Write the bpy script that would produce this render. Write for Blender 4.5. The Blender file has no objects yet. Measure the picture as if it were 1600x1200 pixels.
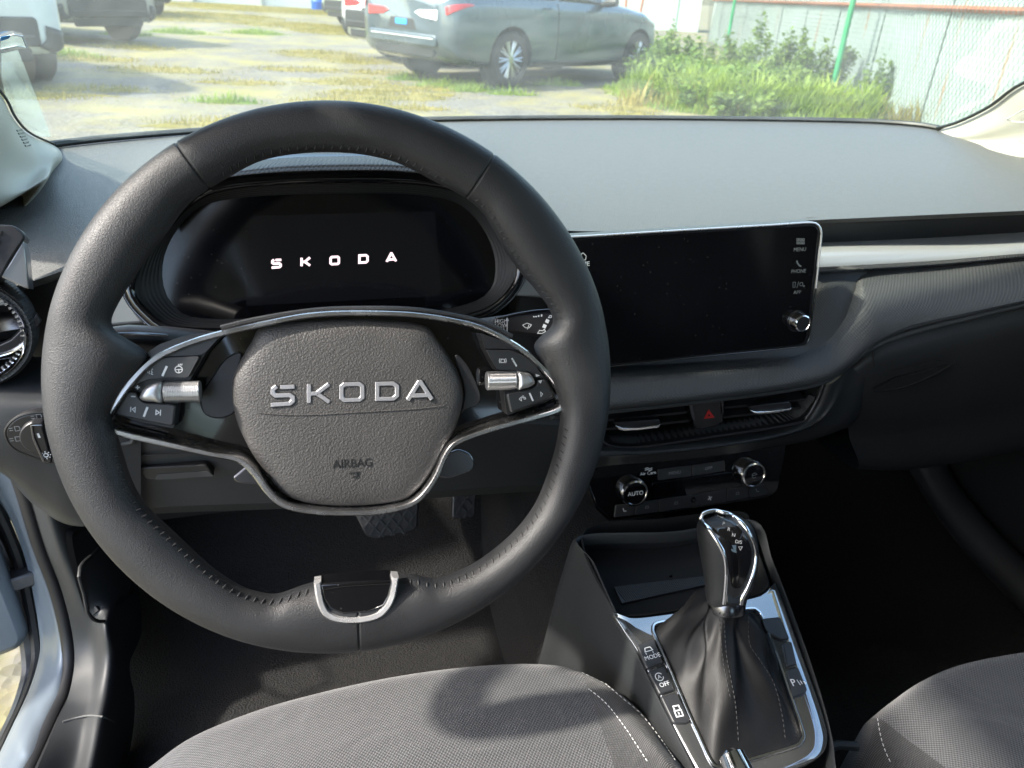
import bpy, bmesh, math, random
from mathutils import Vector, Matrix
random.seed(7)
SC = bpy.context.scene
COL = SC.collection
rad = math.radians

# ------------------------------------------------------------------ camera
CO = Vector((-0.00806, -0.463, 1.12336))
YAW, PITCH, ROLL, FPX = 0.25545, 0.487, 0.02955, 1186.0
_f = Vector((math.sin(YAW) * math.cos(PITCH), math.cos(YAW) * math.cos(PITCH), -math.sin(PITCH)))
_r = Vector((math.cos(YAW), -math.sin(YAW), 0))
_u = _r.cross(_f)
_r, _u = _r * math.cos(ROLL) + _u * math.sin(ROLL), -_r * math.sin(ROLL) + _u * math.cos(ROLL)
cd = bpy.data.cameras.new('camera')
cam = bpy.data.objects.new('camera', cd)
COL.objects.link(cam)
cam.matrix_world = Matrix(((_r.x, _u.x, -_f.x, CO.x), (_r.y, _u.y, -_f.y, CO.y), (_r.z, _u.z, -_f.z, CO.z), (0, 0, 0, 1)))
cd.sensor_width = 36.0
cd.lens = 36.0 * FPX / 1600.0
cd.clip_start, cd.clip_end = 0.02, 2000.0
cd.dof.use_dof = True
cd.dof.focus_distance = 0.62
cd.dof.aperture_fstop = 13.0
SC.camera = cam

# ------------------------------------------------------------------ sky and sun
SUN_EL, SUN_AZ = rad(47.0), rad(-96.0)        # azimuth measured from +Y (ahead of the car) towards +X (right): sun on the left
SUN_DIR = Vector((math.sin(SUN_AZ) * math.cos(SUN_EL), math.cos(SUN_AZ) * math.cos(SUN_EL), math.sin(SUN_EL)))
W = bpy.data.worlds.new('World')
SC.world = W
W.use_nodes = True
nt = W.node_tree
sky = nt.nodes.new('ShaderNodeTexSky')
sky.sky_type = 'NISHITA'
sky.sun_disc = False
sky.sun_elevation = SUN_EL
sky.sun_rotation = SUN_AZ % (2 * math.pi)
sky.dust_density = 2.5
sky.air_density = 1.2
nt.links.new(sky.outputs[0], nt.nodes['Background'].inputs[0])
nt.nodes['Background'].inputs[1].default_value = 0.15
sl = bpy.data.lights.new('sun', 'SUN')
sl.energy = 2.1
sl.angle = rad(2.5)
sl.color = (1.0, 0.94, 0.85)
so = bpy.data.objects.new('sun', sl)
COL.objects.link(so)
so.rotation_euler = SUN_DIR.to_track_quat('Z', 'Y').to_euler()
SC.view_settings.view_transform = 'Standard'
SC.view_settings.look = 'None'
SC.view_settings.exposure = 2.33
SC.view_settings.gamma = 1.0
SC.view_settings.use_curve_mapping = False
SC.render.engine = 'CYCLES'
SC.cycles.use_denoising = True
SC.cycles.max_bounces = 10
SC.cycles.transparent_max_bounces = 16
SC.cycles.caustics_reflective = False
SC.cycles.caustics_refractive = False
SC.cycles.sample_clamp_indirect = 6.0

# ------------------------------------------------------------------ helpers: pixels of the photo to places in the car
def ray(x, y):
    return _f + _r * ((x - 800.0) / FPX) - _u * ((y - 600.0) / FPX)
def at(x, y, **k):
    d = ray(x, y)
    (a, v), = k.items()
    i = 'XYZ'.index(a)
    return CO + d * ((v - CO[i]) / d[i])
def row(*p):
    return [at(a, b, Y=c) for a, b, c in p]
def zp(pts, ox, oy, s):
    return [(ox + a / s, oy + b / s) for a, b in pts]
class Fr:
    def __init__(s, o, U, V):
        s.o = Vector(o); s.U = Vector(U).normalized(); s.V = Vector(V).normalized()
        s.N = s.U.cross(s.V).normalized(); s.V = s.N.cross(s.U)
    def w(s, u, v, n=0.0):
        return s.o + s.U * u + s.V * v + s.N * n
    def px(s, x, y, n=0.0):
        d = ray(x, y)
        t = ((s.o + s.N * n) - CO).dot(s.N) / d.dot(s.N)
        q = CO + d * t - s.o
        return (q.dot(s.U), q.dot(s.V))
    def pxs(s, pts, n=0.0):
        return [s.px(a, b, n) for a, b in pts]
def spl(pts, n, closed=False, byindex=False):
    """Catmull-Rom through pts, n samples"""
    P = [Vector(p) for p in pts]
    m = len(P)
    out = []
    segs = m if closed else m - 1
    sub = 12
    def g(i):
        if closed: return P[i % m]
        if i < 0: return P[0] * 2 - P[1]
        if i >= m: return P[-1] * 2 - P[-2]
        return P[i]
    def ev(i, t):
        a, b, c, d = g(i - 1), g(i), g(i + 1), g(i + 2)
        return 0.5 * ((2 * b) + (c - a) * t + (2 * a - 5 * b + 4 * c - d) * t * t + (3 * b - a - 3 * c + d) * t ** 3)
    if byindex:
        for k in range(n):
            x = k * segs / (n if closed else n - 1)
            i = min(int(x), segs - 1)
            out.append(ev(i, x - i))
        return out
    fine = []
    for i in range(segs):
        for j in range(sub): fine.append(ev(i, j / sub))
    fine.append(P[0].copy() if closed else P[-1].copy())
    L = [0.0]
    for a, b in zip(fine, fine[1:]): L.append(L[-1] + (b - a).length)
    k = 0
    for q in range(n):
        s = L[-1] * q / (n if closed else n - 1)
        while k < len(L) - 2 and L[k + 1] < s: k += 1
        d = L[k + 1] - L[k]
        out.append(fine[k].lerp(fine[k + 1], (s - L[k]) / d if d > 1e-12 else 0))
    return out
def mesh(name, V, Fs, m, parent=None, smooth=True, ang=40, bevel=0.0, seg=2, solid=0.0, sub=0, ccol=None):
    me = bpy.data.meshes.new(name)
    me.from_pydata([tuple(v) for v in V], [], Fs)
    bm = bmesh.new(); bm.from_mesh(me)
    bmesh.ops.remove_doubles(bm, verts=bm.verts, dist=1e-6)
    bmesh.ops.recalc_face_normals(bm, faces=bm.faces)
    bm.to_mesh(me); bm.free()
    o = bpy.data.objects.new(name, me)
    COL.objects.link(o)
    if m is not None: me.materials.append(m)
    if smooth:
        me.polygons.foreach_set('use_smooth', [True] * len(me.polygons))
        me.set_sharp_from_angle(angle=rad(ang))
    if sub:
        md = o.modifiers.new('sub', 'SUBSURF'); md.levels = md.render_levels = sub
    if solid:
        md = o.modifiers.new('solid', 'SOLIDIFY'); md.thickness = solid; md.offset = 0
    if bevel:
        md = o.modifiers.new('bevel', 'BEVEL'); md.width = bevel; md.segments = seg; md.limit_method = 'ANGLE'; md.angle_limit = rad(35); md.harden_normals = False
    if parent is not None:
        o.parent = parent
        o.matrix_parent_inverse = parent.matrix_world.inverted()
    return o
def loft(name, rows, m, parent=None, n=48, closed=False, cap=False, byindex=True, nrow=0, **k):
    R = [spl(r, n, closed, byindex) for r in rows]
    if nrow:
        cols = [spl([r[i] for r in R], nrow, False, True) for i in range(n)]
        R = [[c[j] for c in cols] for j in range(nrow)]
    V = [p for r in R for p in r]
    Fs = []
    for j in range(len(R) - 1):
        for i in range(n if closed else n - 1):
            a, b = j * n + i, j * n + (i + 1) % n
            Fs.append((a, b, b + n, a + n))
    if cap:
        Fs.append(tuple(range(n)))
        Fs.append(tuple((len(R) - 1) * n + i for i in range(n)))
    return mesh(name, V, Fs, m, parent, **k)
def slab(name, fr, pts, n0, n1, m, parent=None, smooth_n=0, bevel=0.0006, **k):
    """polygon in a frame extruded from n0 to n1"""
    q = [(p.x, p.y) for p in spl([(a, b, 0) for a, b in pts], smooth_n, True)] if smooth_n else pts
    c = len(q)
    V = [fr.w(a, b, n0) for a, b in q] + [fr.w(a, b, n1) for a, b in q]
    Fs = [tuple(range(c)), tuple(range(c, 2 * c))] + [(i, (i + 1) % c, c + (i + 1) % c, c + i) for i in range(c)]
    return mesh(name, V, Fs, m, parent, bevel=bevel, **k)
def dome(name, fr, pts, prof, m, parent=None, n=96, centre=None, **k):
    """rings of an outline: prof = [(scale, height)...], closed with a fan"""
    q = spl([(a, b, 0) for a, b in pts], n, True)
    cx = sum(p.x for p in q) / n if centre is None else centre[0]
    cy = sum(p.y for p in q) / n if centre is None else centre[1]
    V, Fs = [], []
    for s, h in prof:
        V += [fr.w(cx + (p.x - cx) * s, cy + (p.y - cy) * s, h) for p in q]
    V.append(fr.w(cx, cy, prof[-1][1]))
    for j in range(len(prof) - 1):
        for i in range(n):
            a, b = j * n + i, j * n + (i + 1) % n
            Fs.append((a, b, b + n, a + n))
    j = (len(prof) - 1) * n
    for i in range(n): Fs.append((j + i, j + (i + 1) % n, len(V) - 1))
    return mesh(name, V, Fs, m, parent, **k)
def tubegeo(P, r, closed=False, seg=8, rb=None):
    """tube verts/faces; r may be a list"""
    P = [Vector(p) for p in P]
    n = len(P)
    V, Fs = [], []
    up = None
    for i in range(n):
        a = P[(i - 1) % n] if closed or i > 0 else P[0]
        b = P[(i + 1) % n] if closed or i < n - 1 else P[-1]
        t = (b - a).normalized()
        if up is None:
            up = Vector((0, 0, 1)) if abs(t.z) < .9 else Vector((0, 1, 0))
        s = t.cross(up).normalized(); up = s.cross(t).normalized()
        rr = r[i] if isinstance(r, (list, tuple)) else r
        for k in range(seg):
            an = 2 * math.pi * k / seg
            V.append(P[i] + s * (math.cos(an) * rr) + up * (math.sin(an) * rr))
    for i in range(n if closed else n - 1):
        for k in range(seg):
            a, b = i * seg + k, i * seg + (k + 1) % seg
            c, d = ((i + 1) % n) * seg + (k + 1) % seg, ((i + 1) % n) * seg + k
            Fs.append((a, b, c, d))
    if not closed:
        Fs.append(tuple(range(seg))); Fs.append(tuple((n - 1) * seg + k for k in range(seg)))
    return V, Fs
def tube(name, P, r, m, parent=None, closed=False, seg=8, n=0, **k):
    if n: P = spl(P, n, closed)
    V, Fs = tubegeo(P, r, closed, seg)
    return mesh(name, V, Fs, m, parent, **k)
def ribbon(name, P, Ns, prof, m, parent=None, closed=False, **k):
    """sweep a 2D profile (side, up) along P; Ns = up vectors"""
    n = len(P); c = len(prof); V, Fs = [], []
    for i in range(n):
        a = P[(i - 1) % n] if closed or i > 0 else P[0]
        b = P[(i + 1) % n] if closed or i < n - 1 else P[-1]
        t = (b - a).normalized(); up = Ns[i] if isinstance(Ns, list) else Ns
        s = t.cross(up).normalized(); up = s.cross(t)
        V += [P[i] + s * x + up * y for x, y in prof]
    for i in range(n if closed else n - 1):
        for j in range(c):
            a, b = i * c + j, i * c + (j + 1) % c
            c2, d = ((i + 1) % n) * c + (j + 1) % c, ((i + 1) % n) * c + j
            Fs.append((a, b, c2, d))
    if not closed:
        Fs.append(tuple(range(c))); Fs.append(tuple((n - 1) * c + k2 for k2 in range(c)))
    return mesh(name, V, Fs, m, parent, **k)
def strokegeo(fr, pts, w, n0, h, closed=False):
    """flat stroke of width w along 2D pts, mitred, with thickness h"""
    P = [Vector(p) for p in pts]
    n = len(P); V, Fs = [], []
    for i in range(n):
        if closed or 0 < i < n - 1:
            d1 = (P[i] - P[(i - 1) % n]).normalized(); d2 = (P[(i + 1) % n] - P[i]).normalized()
        elif i == 0: d1 = d2 = (P[1] - P[0]).normalized()
        else: d1 = d2 = (P[-1] - P[-2]).normalized()
        a = Vector((-d1.y, d1.x)); b = Vector((-d2.y, d2.x))
        mm = (a + b)
        mm = a if mm.length < 1e-6 else mm.normalized()
        l = min(w / 2 / max(mm.dot(a), .35), w * 1.3)
        for sg in (1, -1):
            q = P[i] + mm * (sg * l)
            V.append(fr.w(q.x, q.y, n0)); V.append(fr.w(q.x, q.y, n0 + h))
    for i in range(n if closed else n - 1):
        a, b = i * 4, ((i + 1) % n) * 4
        Fs += [(a + 1, b + 1, b + 3, a + 3), (a, b, b + 1, a + 1), (a + 2, b + 2, b + 3, a + 3), (a, b, b + 2, a + 2)]
    if not closed:
        Fs += [(0, 1, 3, 2), ((n - 1) * 4, (n - 1) * 4 + 1, (n - 1) * 4 + 3, (n - 1) * 4 + 2)]
    return V, Fs
def join(gs):
    V, Fs = [], []
    for v, f in gs:
        k = len(V); V += v; Fs += [tuple(i + k for i in q) for q in f]
    return V, Fs
def strokes(name, fr, lines, w, n0, h, m, parent):
    """lines: list of (pts, closed)"""
    V, Fs = join([strokegeo(fr, p, w, n0, h, c) for p, c in lines])
    return mesh(name, V, Fs, m, parent, smooth=False)
def circ(cx, cy, r, n=20, a0=0, a1=2 * math.pi):
    full = abs(a1 - a0) > 6.28
    return [(cx + r * math.cos(a0 + (a1 - a0) * i / (n if full else n - 1)), cy + r * math.sin(a0 + (a1 - a0) * i / (n if full else n - 1))) for i in range(n)]
def text(name, fr, s, u, v, size, m, parent, n0=0.0003, ext=0.0001, rot=0.0, sx=1.0):
    c = bpy.data.curves.new('t', 'FONT')
    c.body = s; c.size = size; c.align_x = 'CENTER'; c.align_y = 'CENTER'; c.extrude = ext; c.resolution_u = 3
    t = bpy.data.objects.new('t', c); COL.objects.link(t)
    bpy.context.view_layer.update()
    me = bpy.data.meshes.new_from_object(t.evaluated_get(bpy.context.evaluated_depsgraph_get()))
    bpy.data.objects.remove(t); bpy.data.curves.remove(c)
    cr, sr = math.cos(rot), math.sin(rot)
    V = [fr.w(u + p.co.x * sx * cr - p.co.y * sr, v + p.co.x * sx * sr + p.co.y * cr, n0 + p.co.z) for p in me.vertices]
    Fs = [tuple(p.vertices) for p in me.polygons]
    bpy.data.meshes.remove(me)
    return mesh(name, V, Fs, m, parent, smooth=False)
def boxgeo(fr, u0, u1, v0, v1, n0, n1):
    V = [fr.w(a, b, c) for c in (n0, n1) for a, b in ((u0, v0), (u1, v0), (u1, v1), (u0, v1))]
    return V, [(0, 1, 2, 3), (4, 5, 6, 7), (0, 1, 5, 4), (1, 2, 6, 5), (2, 3, 7, 6), (3, 0, 4, 7)]
def box(name, fr, u0, u1, v0, v1, n0, n1, m, parent=None, bevel=0.001, **k):
    V, Fs = boxgeo(fr, u0, u1, v0, v1, n0, n1)
    return mesh(name, V, Fs, m, parent, bevel=bevel, **k)
WORLD = Fr((0, 0, 0), (1, 0, 0), (0, 1, 0))
def lathe(name, fr, u, v, prof, m, parent=None, n=48, **k):
    """prof = [(radius, height along N)...]"""
    V, Fs = [], []
    c = len(prof)
    for i in range(n):
        a = 2 * math.pi * i / n
        V += [fr.w(u + r * math.cos(a), v + r * math.sin(a), h) for r, h in prof]
    for i in range(n):
        for j in range(c - 1):
            a, b = i * c + j, ((i + 1) % n) * c + j
            Fs.append((a, b, b + 1, a + 1))
    return mesh(name, V, Fs, m, parent, **k)
def rrect(u0, u1, v0, v1, r, k=5):
    out = []
    for cx, cy, a in ((u1 - r, v1 - r, 0), (u0 + r, v1 - r, 90), (u0 + r, v0 + r, 180), (u1 - r, v0 + r, 270)):
        for i in range(k + 1):
            t = rad(a + 90 * i / k); out.append((cx + r * math.cos(t), cy + r * math.sin(t)))
    return out
def roundpoly(pts, r, k=5):
    """round the corners of a 2D polygon; r may be a list"""
    out = []; n = len(pts)
    for i in range(n):
        p = Vector(pts[i]); a = Vector(pts[i - 1]) - p; b = Vector(pts[(i + 1) % n]) - p
        rr = r[i] if isinstance(r, (list, tuple)) else r
        l = min(rr, a.length * .48, b.length * .48)
        A = p + a.normalized() * l; B = p + b.normalized() * l
        for j in range(k + 1):
            t = j / k
            q = A * (1 - t) ** 2 + p * 2 * t * (1 - t) + B * t * t
            out.append((q.x, q.y))
    return out
def thing(name, label, cat, loc=(0, 0, 0), group=None):
    o = bpy.data.objects.new(name, None); COL.objects.link(o)
    o.empty_display_size = .05
    o.location = loc
    o['label'] = label; o['category'] = cat
    if group: o['group'] = group
    bpy.context.view_layer.update()
    return o
def tag(o, label, cat, group=None, kind=None):
    o['label'] = label; o['category'] = cat
    if group: o['group'] = group
    if kind: o['kind'] = kind
    return o

from mathutils.bvhtree import BVHTree
def bvh(o):
    bpy.context.view_layer.update()
    me = o.evaluated_get(bpy.context.evaluated_depsgraph_get()).data
    return BVHTree.FromPolygons([o.matrix_world @ v.co for v in me.vertices], [tuple(p.vertices) for p in me.polygons])
def cast(b, x, y, off=.0008):
    d = ray(x, y).normalized(); h = b.ray_cast(CO, d)
    return None if h[0] is None else h[0] - d * off

# ------------------------------------------------------------------ materials
MATS = {}
def mat(name, col, rough=.5, metal=0.0, coat=0.0, spec=.5, emit=None, es=0.0, grain=None, var=None, coord='Object', trans=0.0):
    """grain = (kind, scale, distance, strength); var = (scale, amount) brightness mottling"""
    m = bpy.data.materials.new(name); m.use_nodes = True
    N = m.node_tree.nodes; L = m.node_tree.links
    b = N['Principled BSDF']
    b.inputs['Base Color'].default_value = (*col, 1)
    b.inputs['Roughness'].default_value = rough
    b.inputs['Metallic'].default_value = metal
    b.inputs['Coat Weight'].default_value = coat
    b.inputs['Coat Roughness'].default_value = .03
    b.inputs['Specular IOR Level'].default_value = spec
    if emit:
        b.inputs['Emission Color'].default_value = (*emit, 1); b.inputs['Emission Strength'].default_value = es
    tc = N.new('ShaderNodeTexCoord')
    if var:
        nz = N.new('ShaderNodeTexNoise'); nz.inputs['Scale'].default_value = var[0]; nz.inputs['Detail'].default_value = 6
        L.new(tc.outputs[coord], nz.inputs['Vector'])
        mr = N.new('ShaderNodeMapRange'); mr.inputs[1].default_value = .3; mr.inputs[2].default_value = .7
        mr.inputs[3].default_value = 1 - var[1]; mr.inputs[4].default_value = 1 + var[1]
        L.new(nz.outputs[0], mr.inputs[0])
        mx = N.new('ShaderNodeMix'); mx.data_type = 'RGBA'; mx.blend_type = 'MULTIPLY'; mx.inputs[0].default_value = 1
        mx.inputs[6].default_value = (*col, 1)
        L.new(mr.outputs[0], mx.inputs[7]); L.new(mx.outputs[2], b.inputs['Base Color'])
        mr2 = N.new('ShaderNodeMapRange'); mr2.inputs[1].default_value = .3; mr2.inputs[2].default_value = .7
        mr2.inputs[3].default_value = max(rough - .06, .02); mr2.inputs[4].default_value = rough + .06
        L.new(nz.outputs[0], mr2.inputs[0]); L.new(mr2.outputs[0], b.inputs['Roughness'])
    if grain:
        kind, sc, dist, st = grain
        if kind == 'leather':
            tx = N.new('ShaderNodeTexVoronoi'); tx.feature = 'SMOOTH_F1'; tx.inputs['Scale'].default_value = sc
            nz2 = N.new('ShaderNodeTexNoise'); nz2.inputs['Scale'].default_value = sc * .8
            L.new(tc.outputs[coord], nz2.inputs['Vector'])
            ad = N.new('ShaderNodeMixRGB'); ad.inputs[0].default_value = .0015
            L.new(tc.outputs[coord], ad.inputs[1]); L.new(nz2.outputs['Color'], ad.inputs[2]); L.new(ad.outputs[0], tx.inputs['Vector'])
            h = tx.outputs['Distance']
        elif kind == 'weave':
            mp = N.new('ShaderNodeMapping'); L.new(tc.outputs[coord], mp.inputs[0])
            mp.inputs['Rotation'].default_value = (0, 0, rad(8))
            sx = N.new('ShaderNodeSeparateXYZ'); L.new(mp.outputs[0], sx.inputs[0])
            def sn(o):
                a = N.new('ShaderNodeMath'); a.operation = 'MULTIPLY'; a.inputs[1].default_value = sc; L.new(o, a.inputs[0])
                c = N.new('ShaderNodeMath'); c.operation = 'SINE'; L.new(a.outputs[0], c.inputs[0]); return c.outputs[0]
            ax = 'XZ' if len(grain) == 4 and coord == 'Object' and name.startswith('dash') else 'XY'
            p, q = sn(sx.outputs[ax[0]]), sn(sx.outputs[ax[1]])
            mu = N.new('ShaderNodeMath'); mu.operation = 'MULTIPLY'; L.new(p, mu.inputs[0]); L.new(q, mu.inputs[1])
            h = mu.outputs[0]
        else:
            tx = N.new('ShaderNodeTexNoise'); tx.inputs['Scale'].default_value = sc; tx.inputs['Detail'].default_value = 3
            L.new(tc.outputs[coord], tx.inputs['Vector']); h = tx.outputs[0]
        bp = N.new('ShaderNodeBump'); bp.inputs['Strength'].default_value = st; bp.inputs['Distance'].default_value = dist
        L.new(h, bp.inputs['Height']); L.new(bp.outputs[0], b.inputs['Normal'])
    MATS[name] = m
    return m
M = MATS
mat('leather', (.0135, .014, .0153), .50, grain=('leather', 1500, .0005, .5), var=(30, .15))
mat('leather_boot', (.005, .005, .0053), .5, spec=.3, grain=('leather', 1500, .0003, .3), var=(40, .15))
mat('airbag_skin', (.044, .042, .041), .52, grain=('leather', 850, .0007, .6), var=(25, .08))
mat('dash_top', (.092, .094, .091), .55, grain=('noise', 700, .0012, .6), var=(160, .10))
mat('dash_plastic', (.022, .024, .0255), .52, grain=('noise', 1500, .0003, .3), var=(8, .1))
mat('dash_dark', (.012, .013, .014), .55, grain=('noise', 1500, .0003, .3))
mat('dash_fabric', (.050, .052, .054), .62, grain=('weave', 1750, .0005, .5))
mat('dash_grain', (.042, .044, .046), .58, grain=('weave', 1900, .0003, .4))
mat('gloss_black', (.004, .004, .005), .06, coat=.5, var=(18, .2))
mat('console_gloss', (.30, .31, .32), .05, metal=.9, coat=.6)
mat('screen_glass', (.003, .003, .004), .09, spec=.5, var=(9, .3))
mat('satin_black', (.018, .018, .020), .38, grain=('noise', 2500, .0002, .2))
mat('button_black', (.022, .023, .025), .45, grain=('noise', 2500, .0002, .2))
mat('chrome', (.82, .82, .83), .10, metal=1.0, var=(60, .04))
mat('satin_chrome', (.80, .79, .79), .30, metal=.78, var=(60, .05))
mat('ring_silver', (.64, .63, .63), .26, metal=1.0, var=(60, .05))
mat('roller_silver', (.46, .46, .46), .36, metal=.8)
mat('silver_trim', (.47, .48, .485), .40, metal=.45, grain=('noise', 2200, .0001, .2))
mat('logo_silver', (.55, .55, .58), .30, metal=.75)
mat('dark_chrome', (.16, .16, .17), .22, metal=1.0)
mat('print_white', (.62, .64, .66), .5)
mat('print_dim', (.17, .18, .19), .5)
mat('knob_print', (.30, .31, .32), .5)
mat('print_black', (.006, .006, .006), .5)
mat('hazard_red', (.55, .02, .02), .4)
mat('lit_letters', (.8, .6, .62), .4, emit=(1.0, .74, .78), es=.26)
mat('lit_screen', (.004, .004, .005), .08, emit=(.75, .8, 1.0), es=.0007, spec=.4)
mat('stitch_dark', (.020, .020, .021), .7)
mat('stitch_white', (.55, .55, .54), .7)
mat('rubber', (.015, .015, .016), .48, grain=('noise', 900, .0002, .3), var=(20, .15))
mat('carpet', (.0085, .0083, .0082), .95, grain=('noise', 420, .006, 1.0), var=(190, .65))
mat('pillar_trim', (.36, .35, .30), .62, grain=('noise', 900, .0003, .3), var=(5, .04))
mat('headliner', (.62, .62, .60), .9)
mat('body_paint', (.17, .205, .24), .42, metal=.3, coat=.25, var=(3, .05))
mat('metal_dull', (.12, .12, .125), .42, metal=.8, var=(50, .3))
mat('matte_dark', (.010, .0105, .011), .9, spec=.2)
mat('rib_grey', (.07, .073, .076), .40)
mat('wedge_silver', (.30, .31, .32), .30, metal=.8)
mat('frit', (.012, .013, .010), .4)

def dusty(m, col, amount):
    """sparse specks of settled dust"""
    N = m.node_tree.nodes; L = m.node_tree.links; b = N['Principled BSDF']
    tc = N.new('ShaderNodeTexCoord'); v = N.new('ShaderNodeTexVoronoi'); v.inputs['Scale'].default_value = 260
    L.new(tc.outputs['Object'], v.inputs['Vector'])
    sx = N.new('ShaderNodeSeparateColor'); L.new(v.outputs['Color'], sx.inputs[0])
    a = N.new('ShaderNodeMath'); a.operation = 'LESS_THAN'; a.inputs[1].default_value = .16; L.new(v.outputs['Distance'], a.inputs[0])
    c = N.new('ShaderNodeMath'); c.operation = 'GREATER_THAN'; c.inputs[1].default_value = 1 - amount; L.new(sx.outputs[0], c.inputs[0])
    d = N.new('ShaderNodeMath'); d.operation = 'MULTIPLY'; L.new(a.outputs[0], d.inputs[0]); L.new(c.outputs[0], d.inputs[1])
    x = N.new('ShaderNodeMix'); x.data_type = 'RGBA'; x.inputs[7].default_value = (*col, 1)
    lk = b.inputs['Base Color'].links
    if lk: L.new(lk[0].from_socket, x.inputs[6])
    else: x.inputs[6].default_value = b.inputs['Base Color'].default_value
    L.new(d.outputs[0], x.inputs[0]); L.new(x.outputs[2], b.inputs['Base Color'])
dusty(M['screen_glass'], (.03, .03, .03), .10)
dusty(M['gloss_black'], (.03, .03, .03), .15)
dusty(M['console_gloss'], (.4, .4, .4), .2)
def fabric(name, dark, light, k):
    m = bpy.data.materials.new(name); m.use_nodes = True
    N = m.node_tree.nodes; L = m.node_tree.links; b = N['Principled BSDF']
    tc = N.new('ShaderNodeTexCoord'); sx = N.new('ShaderNodeSeparateXYZ')
    mp = N.new('ShaderNodeMapping'); mp.inputs['Rotation'].default_value = (0, 0, rad(-4))
    L.new(tc.outputs['Object'], mp.inputs[0]); L.new(mp.outputs[0], sx.inputs[0])
    def sn(o, s):
        a = N.new('ShaderNodeMath'); a.operation = 'MULTIPLY'; a.inputs[1].default_value = s; L.new(o, a.inputs[0])
        c = N.new('ShaderNodeMath'); c.operation = 'SINE'; L.new(a.outputs[0], c.inputs[0]); return c.outputs[0]
    yz = N.new('ShaderNodeMath'); yz.operation = 'SUBTRACT'; L.new(sx.outputs['Y'], yz.inputs[0]); L.new(sx.outputs['Z'], yz.inputs[1])
    mu = N.new('ShaderNodeMath'); mu.operation = 'MULTIPLY'
    L.new(sn(sx.outputs['X'], k), mu.inputs[0]); L.new(sn(yz.outputs[0], k * .8), mu.inputs[1])
    mr = N.new('ShaderNodeMapRange'); mr.inputs[1].default_value = -.35; mr.inputs[2].default_value = .55
    L.new(mu.outputs[0], mr.inputs[0])
    nz = N.new('ShaderNodeTexNoise'); nz.inputs['Scale'].default_value = 45; nz.inputs['Detail'].default_value = 5
    L.new(tc.outputs['Object'], nz.inputs['Vector'])
    mx = N.new('ShaderNodeMix'); mx.data_type = 'RGBA'; mx.inputs[6].default_value = (*dark, 1); mx.inputs[7].default_value = (*light, 1)
    L.new(mr.outputs[0], mx.inputs[0])
    m2 = N.new('ShaderNodeMix'); m2.data_type = 'RGBA'; m2.blend_type = 'MULTIPLY'; m2.inputs[0].default_value = .35
    L.new(mx.outputs[2], m2.inputs[6]); L.new(nz.outputs[0], m2.inputs[7])
    L.new(m2.outputs[2], b.inputs['Base Color'])
    b.inputs['Roughness'].default_value = .85
    b.inputs['Sheen Weight'].default_value = .25
    bp = N.new('ShaderNodeBump'); bp.inputs['Strength'].default_value = .6; bp.inputs['Distance'].default_value = .0006
    cz = N.new('ShaderNodeTexNoise'); cz.inputs['Scale'].default_value = 11; cz.inputs['Detail'].default_value = 3; cz.inputs['Distortion'].default_value = 1.2
    L.new(tc.outputs['Object'], cz.inputs['Vector'])
    b2 = N.new('ShaderNodeBump'); b2.inputs['Strength'].default_value = .5; b2.inputs['Distance'].default_value = .012
    L.new(cz.outputs[0], b2.inputs['Height']); L.new(b2.outputs[0], bp.inputs['Normal'])
    L.new(mu.outputs[0], bp.inputs['Height']); L.new(bp.outputs[0], b.inputs['Normal'])
    M[name] = m
fabric('seat_fabric', (.022, .022, .024), (.098, .099, .102), 2100)
fabric('seat_fabric_dark', (.012, .012, .013), (.035, .035, .036), 3200)

def glass(name, tint, dust, refl=1.0):
    """thin pane: mostly clear, mirror-like at grazing angles, a film of dust and painted-in reflection haze that scatters"""
    m = bpy.data.materials.new(name); m.use_nodes = True
    N = m.node_tree.nodes; L = m.node_tree.links
    N.remove(N['Principled BSDF'])
    out = N['Material Output']
    tr = N.new('ShaderNodeBsdfTransparent'); tr.inputs[0].default_value = (*tint, 1)
    gl = N.new('ShaderNodeBsdfGlossy'); gl.inputs['Roughness'].default_value = .01
    fr = N.new('ShaderNodeFresnel'); fr.inputs[0].default_value = 1.45
    du = N.new('ShaderNodeBsdfTranslucent'); du.inputs[0].default_value = (.8, .88, .80, 1)  # pale scattering layer: some dust, and the reflected veil painted into the pane
    mk = N.new('ShaderNodeMath'); mk.operation = 'MULTIPLY'; mk.inputs[1].default_value = refl
    L.new(fr.outputs[0], mk.inputs[0])
    m1 = N.new('ShaderNodeMixShader'); L.new(mk.outputs[0], m1.inputs[0]); L.new(tr.outputs[0], m1.inputs[1]); L.new(gl.outputs[0], m1.inputs[2])
    m2 = N.new('ShaderNodeMixShader')
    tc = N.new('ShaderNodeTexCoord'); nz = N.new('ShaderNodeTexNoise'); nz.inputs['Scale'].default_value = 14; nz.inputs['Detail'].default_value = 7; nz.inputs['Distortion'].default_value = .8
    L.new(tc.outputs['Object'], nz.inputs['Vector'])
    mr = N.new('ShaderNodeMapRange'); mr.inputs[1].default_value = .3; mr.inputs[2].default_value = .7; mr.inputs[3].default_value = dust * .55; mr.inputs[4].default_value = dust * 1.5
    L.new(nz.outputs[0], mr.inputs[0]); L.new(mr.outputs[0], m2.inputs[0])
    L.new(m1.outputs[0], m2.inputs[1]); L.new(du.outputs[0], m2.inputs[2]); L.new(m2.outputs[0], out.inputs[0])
    M[name] = m
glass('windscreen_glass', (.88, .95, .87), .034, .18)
glass('side_glass', (.80, .86, .84), .02)
glass('pouch_film', (.86, .91, .92), .05, .25)

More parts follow.
